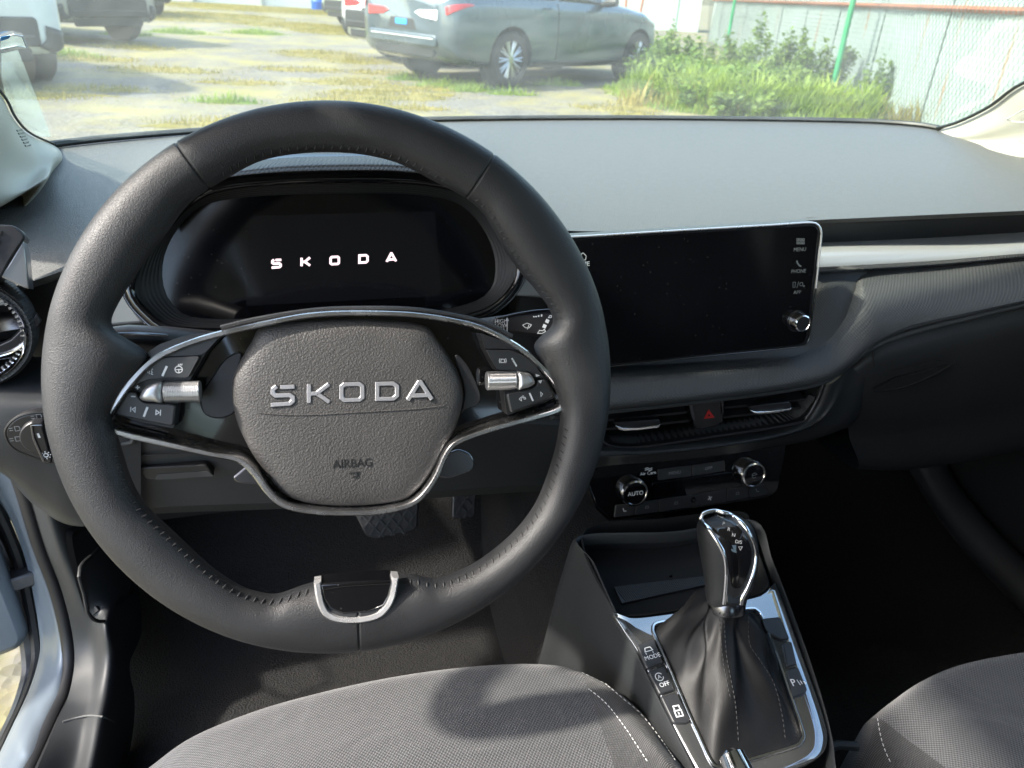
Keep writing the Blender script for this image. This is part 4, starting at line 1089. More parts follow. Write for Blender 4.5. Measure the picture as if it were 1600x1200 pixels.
# gear lever
GF = Fr(at(1135, 945, X=.305), (1, -.15, 0), (0, .42, .907))
gear = thing('gear_lever', 'automatic gear lever with chrome-edged knob and black leather boot on the centre console', 'gear lever', (.30, -.06, .60))
prof = [(470, 650, 808), (455, 646, 812), (430, 640, 818), (380, 638, 838), (320, 630, 855), (260, 620, 862), (200, 610, 860), (150, 604, 848), (115, 606, 832), (92, 622, 808), (76, 655, 778), (68, 690, 750)]
SEC = []
for y, a, b in prof:
    u0, v0 = GF.px(*zp([(a, y)], *zg)[0]); u1, v1 = GF.px(*zp([(b, y)], *zg)[0])
    SEC.append(((u0 + u1) / 2, (v0 + v1) / 2, (u1 - u0) / 2))
def sec(v):
    for (u0, v0, a0), (u1, v1, a1) in zip(SEC, SEC[1:]):
        if v <= v1:
            t = max(0, (v - v0) / (v1 - v0)); return u0 + (u1 - u0) * t, a0 + (a1 - a0) * t
    return SEC[-1][0], SEC[-1][2]
def surf(u, v):
    uc, a = sec(v)
    k = max(0, 1 - ((u - uc) / (a * 1.0)) ** 2)
    return .88 * a * k ** .42
R = []
for uc, v, a in SEC:
    R.append([GF.w(uc + a * math.cos(t), v, .88 * a * math.copysign(abs(math.sin(t)) ** .85, math.sin(t))) for t in [2 * math.pi * i / 40 for i in range(40)]])
knob = loft('knob', R, M['leather'], gear, n=40, closed=True, cap=True, nrow=40, ang=70)
ins = [(662,98),(690,86),(728,84),(768,98),(800,135),(832,195),(842,240),(832,310),(800,395),(755,402),(738,330),(722,255),(700,200),(672,145)]
q = spl([GF.px(*p, .018) + (0,) for p in zp(ins, *zg)], 60, True)
qc = sum(q, Vector()) / 60
V, Fs = [], []
for s in (1, .92, .7, .45, .2, .02):
    for p in q:
        w = qc + (p - qc) * s; V.append(GF.w(w.x, w.y, surf(w.x, w.y) + (.0012 if s < 1 else -.002)))
for j in range(5):
    for i in range(60): Fs.append((j * 60 + i, j * 60 + (i + 1) % 60, (j + 1) * 60 + (i + 1) % 60, (j + 1) * 60 + i))
face = mesh('face', V, Fs, M['gloss_black'], gear)
ch = [(720,470),(722,380),(720,300),(708,235),(672,165),(645,112),(652,86),(690,72),(735,72),(785,92),(828,155),(856,225),(852,300),(825,385),(800,440),(795,470)]
P = [GF.px(*p, .016) for p in zp(ch, *zg)]
ps = spl([(a, b, 0) for a, b in P], 90)
tube('chrome_band', [GF.w(p.x, p.y, surf(p.x, p.y) + .0004) for p in ps], .0021, M['chrome'], gear, seg=10)
slab('chin', GF, roundpoly([GF.px(*p, .016) for p in zp([(728,408),(752,412),(800,400),(806,450),(800,468),(740,470),(728,462)], *zg)], .002), .004, .0165, M['dark_chrome'], gear, bevel=.001)
lathe('collar', Fr(GF.w(SEC[0][0], SEC[0][1], 0), GF.U, -GF.N), 0, 0, [(SEC[0][2] * .98, -.006), (SEC[0][2] * 1.02, .0), (SEC[0][2] * .96, .004)], M['dark_chrome'], gear)
for s, x, y in (('P', 720, 112), ('R', 735, 132), ('N', 752, 155), ('D/S', 772, 184)):
    u, v = GF.px(*zp([(x, y)], *zg)[0], .018)
    text('lettering', GF, s, u, v, .0042, M['knob_print'], face, n0=surf(u, v) + .0016, ext=.0002, rot=rad(-12))
u, v = GF.px(*zp([(780, 210)], *zg)[0], .018)
strokes('mark', GF, [([(u - .0016, v + .001), (u + .0016, v + .001), (u, v - .0018)], True)], .0004, surf(u, v) + .0014, .0002, M['knob_print'], face)
# leather boot
nb = 96
base = radial([p + CN.N * .0 for p in Cp], nb, -.002)
base = [mid + (p - mid) * .975 for p in base]
top0 = GF.w(SEC[0][0], SEC[0][1] + .002, 0)
ax = GF.V
topr = []
for k in range(nb):
    t = -math.pi + 2 * math.pi * k / nb
    topr.append(top0 + Vector((math.cos(t), math.sin(t), 0)) * (SEC[0][2] * .93))
R = []
NR = 26
for j in range(NR + 1):
    t = j / NR
    rr = []
    for k in range(nb):
        th = -math.pi + 2 * math.pi * k / nb
        sh = 1 - (1 - t) ** 1.55; sv = t ** 1.12
        ph = base[k].lerp(topr[k], sh); pv = base[k].lerp(topr[k], sv)
        p = Vector((ph.x, ph.y, pv.z))
        lift = math.sin(math.pi * min(1, t * 1.05)) * .008 * (t < .999)
        outv = (base[k] - mid).normalized()
        e = math.sin(math.pi * t) ** 1.0
        fold = 1.35 * .0055 * math.sin(3 * th + 1.2 + 2.2 * t) + .0050 * math.sin(5 * th - 2.5 * t + .6) + -.0055 * (abs(math.sin(4 * th + 3 * t)) - .6)
        ridge = .004 * math.exp(-((th + 2.2 - t * .6) / .16) ** 2) - .006 * math.exp(-((th + 2.6 - t * .9) / .22) ** 2) + .005 * math.exp(-((th - 2.7 + t * .5) / .2) ** 2)
        p = p + outv * (e * (fold + ridge + .001)) + CN.N * lift * 1.0
        rr.append(p)
    R.append(rr)
boot = loft('boot', R, M['leather_boot'], gear, n=nb, closed=True, ang=80)
bpy.context.view_layer.update()
bb = bvh(boot)
for pts in ([(715,500),(722,600),(730,700),(748,800),(770,920),(785,1100)], [(828,500),(832,640),(880,720),(940,820),(975,950),(995,1090)], [(695,500),(703,600),(712,700),(728,800),(750,900)]):
    dashes('boot_stitching', bb, zp(pts, *zg), M['stitch_dark'], gear, r=.0005, step=.004, fill=.6)
# handbrake tip at the lower edge
hb = thing('handbrake_lever', 'chrome-tipped handbrake lever behind the gear lever boot', 'handbrake', (.27, -.2, .6))
h0 = at(1152, 1200, Z=.650); h1 = h0 + Vector((-.005, -.16, -.03))
tube('grip', [h0.lerp(h1, .05), h0.lerp(h1, .5), h1], .0115, M['leather'], hb, seg=20)
tube('button', [h0 + Vector((0, .010, .002)), h0 + Vector((0, .008, .002)), h0.lerp(h1, .12)], [.006, .009, .0115], M['chrome'], hb, seg=20)

# ================================================================== SEATS
def seat(label, E, split, xs, zs, stitch, yb=-.60):
    s = thing('car_seat', label, 'car seat', ((xs[0] + xs[-1]) / 2, -.3, .28), 'front seats')
    P0 = [at(a, b, Z=c) for a, b, c in E]
    rows = []
    rows.append([p + Vector((0, -.02, -.22)) for p in P0])
    rows.append([p + Vector((0, .012, -.10)) for p in P0])
    rows.append([p + Vector((0, .012, -.035)) for p in P0])
    rows.append(P0)
    for t, dz in ((.06, .008), (.2, .010), (.5, .004), (1.0, 0)):
        rows.append([Vector((p.x + (xs[i] - p.x) * min(1, t * 1.4), p.y + (yb - p.y) * t, p.z + (zs[i] - p.z) * min(1, t * 3) + dz * math.sin(math.pi * min(1, t * 2 + .3) * .5))) for i, p in enumerate(P0)])
    n = len(E)
    for i0, i1, nm, mt in split:
        o = loft(nm, [[r[i] for i in range(i0, i1 + 1)] for r in rows], M[mt], s, n=max(24, (i1 - i0) * 10), nrow=60, ang=80)
        if nm == 'bolster': bol = o
    bpy.context.view_layer.update()
    B = bvh(bol)
    for pts in stitch: dashes('seat_stitching', B, pts, M['stitch_white'], s, r=.00045, step=.0048)
    # backrest (out of the picture, behind)
    xc = (xs[0] + xs[-1]) / 2; hw = abs(xs[-1] - xs[0]) / 2
    ring = []
    for z, y, w, d in ((.56, yb + .02, hw * .9, .07), (.75, yb - .05, hw, .075), (.95, yb - .12, hw * .95, .065), (1.08, yb - .17, hw * .7, .05), (1.11, yb - .18, hw * .5, .02)):
        ring.append([Vector((xc + w * math.copysign(abs(math.cos(t)) ** .6, math.cos(t)), y + d * math.copysign(abs(math.sin(t)) ** .7, math.sin(t)), z)) for t in [2 * math.pi * k / 32 for k in range(32)]])
    loft('backrest', ring, M['seat_fabric_dark'], s, n=32, closed=True, cap=True)
    return s
E1 = [(90,1330,.42),(160,1255,.475),(232,1200,.505),(300,1152,.53),(400,1111,.545),(500,1083,.555),(600,1061,.56),(700,1046,.565),(800,1038,.565),(870,1040,.563),(908,1050,.56),(945,1068,.558),(985,1098,.552),(1030,1148,.540),(1062,1205,.528),(1095,1275,.505),(1110,1350,.46)]
X1 = [-.26,-.25,-.235,-.20,-.15,-.10,-.05,.0,.06,.11,.150,.175,.20,.225,.245,.262,.27]
Z1 = [.44,.50,.54,.56,.565,.565,.565,.565,.565,.565,.570,.59,.60,.59,.56,.51,.46]
seat('grey woven driver seat cushion with dark bolster in front of the camera', E1, [(0, 10, 'cushion', 'seat_fabric'), (10, 16, 'bolster', 'seat_fabric_dark')], X1, Z1,
     [zp([(85,775),(170,812),(270,892),(350,962),(430,1062),(510,1180)], *zg), zp([(93,830),(190,910),(270,1010),(330,1100),(392,1195)], *zg)])
E2 = [(1275,1400,.44),(1315,1290,.475),(1334,1215,.50),(1346,1168,.52),(1370,1122,.54),(1402,1096,.55),(1450,1063,.558),(1510,1038,.562),(1600,1020,.565),(1720,1006,.565),(1850,1015,.55),(1950,1050,.52)]
X2 = [.40,.41,.42,.44,.46,.49,.53,.58,.66,.75,.85,.92]
Z2 = [.46,.50,.54,.57,.58,.575,.57,.565,.565,.565,.56,.53]
seat('grey woven passenger seat cushion at the lower right corner', E2, [(4, 11, 'cushion', 'seat_fabric'), (0, 4, 'bolster', 'seat_fabric_dark')], X2, Z2,
     [[(1371,1122),(1376,1150),(1384,1175),(1396,1200)]], yb=-.60)
tube('x', row((1296,1168,-.10),(1310,1164,-.10),(1340,1166,-.105)), .004, M['dash_plastic'])
o = bpy.data.objects['x']; o.name = 'seat_belt_stalk'; tag(o, 'thin dark stalk between console and passenger seat', 'belt stalk')

# ================================================================== PEDALS
def pedal(name, label, pts, Yp, nx, ny, arm):
    f = Fr(at(*pts[0], Y=Yp), (1, 0, 0), (0, .45, .89))
    t = thing(name, label, 'pedal', f.o)
    q = roundpoly(f.pxs(pts), .006)
    slab('pad', f, q, -.012, 0, M['rubber'], t, bevel=.002)
    us = [p[0] for p in q]; vs = [p[1] for p in q]
    u0, u1, v0, v1 = min(us), max(us), min(vs), max(vs)
    def inside(x, y):
        c = False
        for (a, b), (d, e) in zip(q, q[1:] + q[:1]):
            if (b > y) != (e > y) and x < (d - a) * (y - b) / (e - b) + a: c = not c
        return c
    s = .016
    k = -12
    while k < 24:
        for sg in (1, -1):
            seg = []
            for i in range(60):
                t2 = i / 59
                x = u0 + k * s + t2 * (v1 - v0) * sg * .8 + (0 if sg == 1 else (v1 - v0) * .8); y = v0 + t2 * (v1 - v0)
                if inside(x, y) and inside(x + .003, y) and inside(x - .003, y): seg.append((x, y))
            if len(seg) > 6: strokes('ridge', f, [([seg[0], seg[-1]], False)], .0022, -.0005, .0022, M['dash_plastic'], t)
        k += 1
    a = f.w((u0 + u1) / 2, (v0 + v1) / 2, -.01)
    tube('arm', [a, a + Vector(arm) * .4 + Vector((0, .06, 0)), a + Vector(arm)], .012, M['dash_dark'], t, seg=10, n=12)
pedal('brake_pedal', 'wide black rubber brake pedal below the steering wheel hub', [(548,790),(655,782),(652,826),(640,832),(588,842),(572,838)], .42, 6, 4, (0, .14, .18))
pedal('accelerator_pedal', 'narrow black accelerator pedal right of the brake pedal', [(708,752),(746,748),(743,808),(706,812)], .42, 3, 5, (0, .16, .10))

# ================================================================== CAR BODY SHELL
body = thing('open_car', 'pale blue-grey car body shell with open driver door around the cabin', 'car', (.35, 0, 0))
XC = .345
# floor, firewall, tunnel
fl = [[Vector((x, y, z)) for x in (-.345, -.2, 0, .2, .345, .5, .7, .9, 1.06)] for y, z in ((-1.9, .30), (-.6, .27), (.1, .265), (.40, .275), (.52, .34), (.66, .50), (.70, .70), (.70, .85))]
loft('carpet', fl, M['carpet'], body, n=30, nrow=30)
loft('tunnel', [[Vector((XC + w * s, y, z)) for y in (-1.5, -.5, 0, .3, .6)] for s, w, z in ((-1, .16, .25), (-1, .12, .40), (0, 0, .45), (1, .12, .40), (1, .16, .25))], M['carpet'], body, n=12, nrow=12)
# kick panel
KA = [at(a, b, X=-.350) for a, b in [(46,770),(70,850),(96,920),(113,990),(116,1040),(106,1090),(88,1130),(52,1215),(-10,1340)]]
KB = [at(a, b, X=-.325) for a, b in [(80,770),(104,850),(128,920),(145,990),(146,1040),(138,1090),(128,1130),(112,1200),(70,1330)]]
KC = [at(a, b, X=-.300) for a, b in [(170,770),(185,850),(190,925),(168,975),(176,1030),(174,1080),(164,1130),(150,1200),(120,1330)]]
KD = [p + Vector((.0, .03, -.10)) for p in KC]
kick = loft('kick_panel', [KA, KB, KC, KD], M['dash_plastic'], body, n=70, nrow=30, ang=80)
bpy.context.view_layer.update()
kb_ = bvh(kick)
P = [cast(kb_, a, b, .001) for a, b in [(98,1128),(118,1122),(140,1118),(160,1120),(178,1128)]]
P = [p for p in P if p]
if len(P) > 2: tube('trim_joint', P, .0012, M['dash_top'], kick, n=16)
pts = [(103,846),(116,822),(136,812),(165,820),(205,880),(208,925),(190,945),(150,958),(134,958)]
C0 = [cast(kb_, a, b, .002) for a, b in pts]
C0 = [p if p else at(a, b, X=-.31) for p, (a, b) in zip(C0, pts)]
ctr = sum(C0, Vector()) / len(C0)
dirx = Vector((-.3, .9, -.1))
loft('kick_pocket', [C0, [ctr + (p - ctr) * .93 + dirx * .0 + Vector((.004, 0, 0)) for p in C0], [ctr + (p - ctr) * .55 - Vector((.012, 0, 0)) for p in C0], [ctr + (p - ctr) * .02 - Vector((.014, 0, 0)) for p in C0]], M['print_black'], body, n=48, closed=True)
tube('pocket_lip', [at(a, b, X=-.304) for a, b in [(196,820),(150,862),(124,890),(132,930),(140,962),(165,970),(205,945),(215,930)]], .0022, M['dash_dark'], body, n=40)
# door seal: two rubber beads
sp = [(20,720),(38,770),(62,850),(88,920),(105,990),(108,1040),(98,1090),(80,1130),(45,1210),(-30,1370)]
SP = [at(a, b, X=-.362) for a, b in sp]
tube('door_seal', SP, .0085, M['rubber'], body, n=70, seg=14)
SP2 = [at(a + 15, b - 1, X=-.352) for a, b in sp]
tube('seal_lip', SP2, .0065, M['rubber'], body, n=70, seg=12)
# painted sill and hinge post
oa = [(-60,690),(-12,742),(20,800),(45,870),(60,940),(68,1000),(64,1034),(50,1078),(25,1132),(0,1185),(-90,1370)]
ia = [(10,690),(32,762),(56,850),(80,925),(95,990),(97,1036),(86,1086),(68,1128),(45,1170),(30,1210),(-45,1370)]
IA = [at(a, b, X=-.368) for a, b in ia]; OA = [at(a, b, X=-.405) for a, b in oa]
loft('sill', [[p + Vector((.02, .01, -.02)) for p in IA], IA, [a.lerp(b, .5) + Vector((0, 0, .003)) for a, b in zip(IA, OA)], OA, [p + Vector((-.008, .006, -.012)) for p in OA], [p + Vector((-.010, .02, -.06)) for p in OA]], M['body_paint'], body, n=80, nrow=30, ang=80)
OB = [p + Vector((-.018, .012, -.030)) for p in OA]
tube('sill_strip', OB, .007, M['rubber'], body, n=60)
tube('sill_strip', [p + Vector((-.016, .004, -.022)) for p in OB], .009, M['metal_dull'], body, n=60)
# open front door on its hinges
da = Vector((-.90, -.30, 0)).normalized(); dn = Vector((da.y, -da.x, 0))
DF = Fr(Vector((-.455, .47, .34)), da, (0, 0, 1))
dr = slab('door', DF, roundpoly([(.0, 0), (.9, 0), (1.0, .2), (1.02, .58), (.05, .52), (0, .48)], .03), -.10, .0, M['body_paint'], body, bevel=.012)
slab('door_card', DF, roundpoly([(.05, .05), (.86, .05), (.94, .2), (.95, .54), (.08, .49)], .04), .0, .028, M['dash_dark'], dr, bevel=.012)
HF = Fr((0, 0, 0), (1, 0, 0), (0, 1, 0))
for (x, y) in ((22, 785), (22, 905)):
    c = at(x, y, X=-.43)
    h = box('hinge', Fr(c, (1, .35, 0), (-.35, 1, 0)), -.035, .030, -.014, .014, -.010, .010, M['metal_dull'], body, bevel=.003)
    lathe('hinge_pin', Fr(c + Vector((-.012, 0, 0)), (1, 0, 0), (0, 1, 0)), 0, 0, [(.010, -.022), (.010, .018), (.007, .022), (0, .023)], M['satin_chrome'], h, n=20)
ca = at(10, 800, X=-.43)
tube('check_strap', [ca + Vector((.05, .0, .0)), ca, ca + Vector((-.10, -.05, .0))], .009, M['dash_dark'], body)
V, Fs = boxgeo(WORLD, -.395, -.36, .43, .72, .24, .90)
mesh('footwell_side', V, Fs, M['dash_dark'], body, bevel=.004)
# pillars
LA = [Vector((-.30, .60, .905)), at(92, 232, Y=.552), at(45, 212, Y=.50), at(20, 186, Y=.45), at(0, 150, Y=.40), Vector((-.292, .25, 1.105)), Vector((-.275, .16, 1.200)), Vector((-.245, .05, 1.320))]
LB = [Vector((-.31, .48, .895)), at(82, 262, Y=.45), at(48, 272, Y=.40), at(10, 260, Y=.34), at(-30, 220, Y=.28), Vector((-.308, .19, 1.085)), Vector((-.295, .125, 1.185)), Vector((-.27, .0, 1.315))]
LC = [Vector((-.315, .36, .89)), at(68, 286, Y=.36), at(34, 302, Y=.32), at(-2, 318, Y=.28), at(-50, 320, Y=.24), Vector((-.330, .15, 1.078)), Vector((-.31, .095, 1.172)), Vector((-.285, -.03, 1.305))]
LD = [p + (Vector((-.05, .05, -.03)) if i < 5 else Vector((-.03, .06, .0))) for i, p in enumerate(LC)]
LA, LB, LC, LD = [q[:5] + [q[4].lerp(q[5], .5)] + q[5:] for q in (LA, LB, LC, LD)]
pl_ = loft('pillar_trim', [[p + Vector((-.012, .03, .0)) for p in LA], LA, [a.lerp(b, .5) + Vector((.006, -.004, .002)) for a, b in zip(LA, LB)], LB, LC, LD], M['pillar_trim'], body, n=70, nrow=36, ang=80)
bpy.context.view_layer.update()
pb = bvh(pl_)
for k in range(12):
    t = k / 11
    a = cast(pb, 14 + 29 * t - 4, 176 + 52 * t, .0003); b = cast(pb, 14 + 29 * t + 4, 174 + 52 * t, .0003)
    if a and b: tube('slot', [a, b], .0011, M['metal_dull'], pl_, seg=5)
def mirror(P): return [Vector((2 * XC - p.x, p.y, p.z)) for p in P]
RT = [mirror([Vector(q)])[0] for q in ((-.292, .25, 1.105), (-.275, .16, 1.200), (-.245, .05, 1.320))]
RA = row((1470,205,.66),(1502,196,.62),(1552,172,.56),(1602,137,.50)) + RT
RB = row((1512,223,.59),(1558,222,.54),(1612,206,.48),(1668,178,.42)) + [p + Vector((.018, -.05, -.018)) for p in RT]
RC = row((1548,237,.52),(1602,247,.47),(1664,243,.42),(1728,222,.36)) + [p + Vector((.034, -.09, -.036)) for p in RT]
RA, RB, RC = [q[:4] + [q[3].lerp(q[4], .3), q[3].lerp(q[4], .65)] + q[4:] for q in (RA, RB, RC)]
RA, RB, RC = [[q[0] + (q[0] - q[1]) * .6] + q for q in (RA, RB, RC)]
pr_ = loft('pillar_trim', [[p + Vector((.012, .03, 0)) for p in RA], RA, [a.lerp(b, .5) + Vector((-.006, -.004, .002)) for a, b in zip(RA, RB)], RB, RC, [p + Vector((.05, .05, -.03)) for p in RC]], M['pillar_trim'], body, n=70, nrow=36, ang=80)
tube('pillar_joint', [p + Vector((-.001, -.002, .0005)) for p in row((1612,163,.41),(1572,187,.50),(1580,190,.50),(1625,193,.42))], .0008, M['headliner'], pr_)
tube('glass_edge', [p + Vector((-.004, .006, .004)) for p in RA[1:]], .0028, M['frit'], body, n=40)
tube('glass_edge', [p + Vector((.001, .006, .001)) for p in LA[1:]], .0014, M['frit'], body, n=40)
# windscreen
def up(k, P):
    out = []
    for p in P: out.append(p)
    return out
Wb = [p + Vector((0, .004, .002)) for p in spl(R0, 41)]
left_e = [p + Vector((-.006, .008, .004)) for p in spl(LA[1:], 24)]
right_e = [p + Vector((.006, .008, .004)) for p in spl(RA[1:], 24)]
base_c = [p for p in Wb if left_e[0].x < p.x < right_e[0].x]
base_c = spl([left_e[0]] + base_c + [right_e[0]], 40)
rows = []
for k in range(24):
    t = k / 23
    a, b = left_e[k], right_e[k]
    rr = []
    for i in range(40):
        s = i / 39
        lin = a.lerp(b, s)
        bulge0 = base_c[i] - base_c[0].lerp(base_c[-1], s)
        f = 1 - t
        rr.append(lin + bulge0 * (f * .75 + .25 * f * f) + Vector((0, .03, .045)) * (4 * s * (1 - s)) * t)
    rows.append(rr)
V = [p for r in rows for p in r]
Fs = [(j * 40 + i, j * 40 + i + 1, (j + 1) * 40 + i + 1, (j + 1) * 40 + i) for j in range(23) for i in range(39)]
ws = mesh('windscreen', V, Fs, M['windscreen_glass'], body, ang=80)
# unseen black glass border, widened at the left to block sun on the cabin floor
Vf = [p + Vector((0, .004, .005)) for r in rows for p in r]
Ff = [(j * 40 + i, j * 40 + i + 1, (j + 1) * 40 + i + 1, (j + 1) * 40 + i) for j in range(8, 23) for i in range(39) if j >= 20 or i < 5]
def offpic(p):
    d = p - CO; z = d.dot(_f); return z < .05 or FPX * d.dot(_u) / z > 640 or abs(FPX * d.dot(_r) / z) > 860
jm = max([j + 1 for j in range(8, 20) for i in range(6) if not offpic(Vf[j * 40 + i])] + [8])
Ff = [q for q in Ff if q[0] // 40 >= jm]
mesh('frit_sun_block', Vf, Ff, M['frit'], body, ang=80)
# roof, rear body, far side
Rt = rows[-1]
roof = [[p + Vector((0, .01, .012)) for p in Rt]]
for y, dz, dx in ((-.15, .02, .0), (-.45, .04, .0), (-.8, .055, .0), (-1.4, .03, .0), (-2.0, -.05, .03)):
    roof.append([Vector((p.x + (dx if p.x < XC else -dx), y + (p.y - Rt[0].y) * .3, p.z + .012 + dz)) for p in Rt])
loft('roof', roof, M['headliner'], body, n=30, nrow=20, solid=.02)
tube('sun_block_rail', [Vector((-.275, -.02, 1.30)), Vector((-.292, -.25, 1.295)), Vector((-.298, -.6, 1.30)), Vector((-.29, -.95, 1.30))], .032, M['headliner'], body, seg=14, n=20)  # unseen door-top rail, added to keep sun off the passenger seat
lx0, lx1 = -.33, 2 * XC + .33
for sx in (-1, 1):
    def XX(d): return XC + sx * d
    if sx == 1:
        loft('far_door', [[Vector((XX(.70), y, .95)) for y in (.60, .2, -.3, -.8)], [Vector((XX(.68), y, .9)) for y in (.60, .2, -.3, -.8)], [Vector((XX(.655), y, .62)) for y in (.60, .2, -.3, -.8)], [Vector((XX(.665), y, .48)) for y in (.60, .2, -.3, -.8)], [Vector((XX(.70), y, .22)) for y in (.60, .2, -.3, -.8)]], M['dash_dark'], body, n=16, nrow=16)
        loft('far_window', [[Vector((XX(.705), .36, .95)), Vector((XX(.705), 0, .95)), Vector((XX(.705), -.8, .95))], [Vector((XX(.60), -.15, 1.285)), Vector((XX(.598), -.35, 1.31)), Vector((XX(.595), -.8, 1.33))]], M['side_glass'], body, n=10)
        tube('far_sill', [Vector((1.0, .62, .55)), Vector((1.0, .48, .40)), Vector((.99, .30, .335)), Vector((.985, 0, .32)), Vector((.985, -.5, .32))], .03, M['dash_plastic'], body, n=30, seg=12)
    loft('centre_pillar', [[Vector((XX(.70), -.80, .3)), Vector((XX(.70), -.80, .95)), Vector((XX(.60), -.86, 1.34))], [Vector((XX(.68), -.95, .3)), Vector((XX(.68), -.95, .95)), Vector((XX(.59), -.97, 1.34))]], M['headliner'], body, n=10, solid=.03)
    loft('rear_side', [[Vector((XX(.69), y, .3)) for y in (-.95, -1.5, -2.3)], [Vector((XX(.69), y, .97)) for y in (-.95, -1.5, -2.3)]], M['dash_dark'], body, n=8, solid=.03)
    loft('rear_window', [[Vector((XX(.69), y, .98)) for y in (-.97, -1.4, -1.8)], [Vector((XX(.59), y, 1.33)) for y in (-.97, -1.4, -1.75)]], M['side_glass'], body, n=8)
loft('tailgate', [[Vector((XC - .67, -2.3, .3)), Vector((XC, -2.35, .3)), Vector((XC + .67, -2.3, .3))], [Vector((XC - .66, -2.3, .98)), Vector((XC, -2.35, .98)), Vector((XC + .66, -2.3, .98))]], M['dash_dark'], body, n=8, solid=.03)
loft('tailgate_window', [[Vector((XC - .64, -2.3, .99)), Vector((XC, -2.35, .99)), Vector((XC + .64, -2.3, .99))], [Vector((XC - .55, -2.02, 1.27)), Vector((XC, -2.04, 1.31)), Vector((XC + .55, -2.02, 1.27))]], M['side_glass'], body, n=8)
# bonnet and wings ahead of the glass (hidden from the seat, they carry the sky into the cabin)
loft('bonnet', [[Vector((XC - .72, .50, .90)), Vector((XC - .35, .82, .905)), Vector((XC, .93, .905)), Vector((XC + .35, .82, .905)), Vector((XC + .72, .50, .90))], [Vector((XC - .72, 1.0, .86)), Vector((XC - .35, 1.1, .875)), Vector((XC, 1.15, .875)), Vector((XC + .35, 1.1, .875)), Vector((XC + .72, 1.0, .86))], [Vector((XC - .66, 1.65, .70)), Vector((XC - .35, 1.8, .72)), Vector((XC, 1.85, .72)), Vector((XC + .35, 1.8, .72)), Vector((XC + .66, 1.65, .70))], [Vector((XC - .66, 1.72, .3)), Vector((XC - .35, 1.87, .3)), Vector((XC, 1.92, .3)), Vector((XC + .35, 1.87, .3)), Vector((XC + .66, 1.72, .3))]], M['body_paint'], body, n=24, nrow=16)
for sx in (-1, 1):
    loft('wing', [[Vector((XC + sx * .72, y, z)) for y, z in ((.48, .90), (1.0, .86), (1.65, .70))], [Vector((XC + sx * .78, y, z)) for y, z in ((.48, .7), (1.0, .7), (1.65, .55))], [Vector((XC + sx * .76, y, z)) for y, z in ((.48, .3), (1.0, .5), (1.70, .3))]], M['body_paint'], body, n=12, nrow=10)
# clear film pouch stuck to the lower left corner of the glass
bpy.context.view_layer.update()
wb = bvh(ws)
def onws(P, off=.002):
    out = []
    for a, b in P:
        h = cast(wb, a, b, off)
        out.append(h if h else None)
    return out
fp = [p for p in onws([(2, 84), (28, 78), (42, 112), (62, 165), (80, 214), (60, 212), (38, 196), (20, 170), (8, 148), (2, 120)]) if p]
pouch = thing('film_pouch', 'clear film pouch with white outline stuck in the left corner of the windscreen', 'sticker', fp[0])
mesh('film', fp, [tuple(range(len(fp)))], M['pouch_film'], pouch, smooth=False, solid=.0004)
fq = [p for p in onws([(1, 60), (22, 54), (35, 57), (42, 74), (26, 72), (1, 77)], .003) if p]
mesh('pocket', fq, [tuple(range(len(fq)))], M['pouch_film'], pouch, smooth=False, solid=.0004)
tube('pocket_outline', fq, .0009, M['print_white'], pouch, seg=5, closed=False)
mat('tag_blue', (.03, .25, .62), .4)
fb = [p for p in onws([(1, 58), (16, 55), (14, 60), (1, 64)], .0045) if p]
mesh('blue_stripe', fb, [tuple(range(len(fb)))], M['tag_blue'], pouch, smooth=False, solid=.0003)

# ================================================================== OUTSIDE: the yard slopes gently down to the right of the car
PHI = rad(2.0)
MO = Matrix.Rotation(PHI, 4, 'Y')
MOI = MO.inverted()
def gp(x, y, z=0.0):
    """place on the yard (its own x, y) under a pixel, z above ground"""
    o = MOI @ CO; d = (MOI.to_3x3() @ ray(x, y))
    q = o + d * ((z - o.z) / d.z)
    return Vector((q.x, q.y, z))
def put(o, x=0, y=0, z=0, rz=0.0):
    o.matrix_world = MO @ Matrix.Translation((x, y, z)) @ Matrix.Rotation(rz, 4, 'Z')
    return o
def lmesh(name, V, Fs, m, parent=None, **k):
    o = mesh(name, V, Fs, m, None, **k)
    if parent is not None: o.parent = parent
    return o
def outthing(name, label, cat, x, y, rz=0.0, group=None, z=0):
    t = thing(name, label, cat, group=group); put(t, x, y, z, rz); bpy.context.view_layer.update(); return t

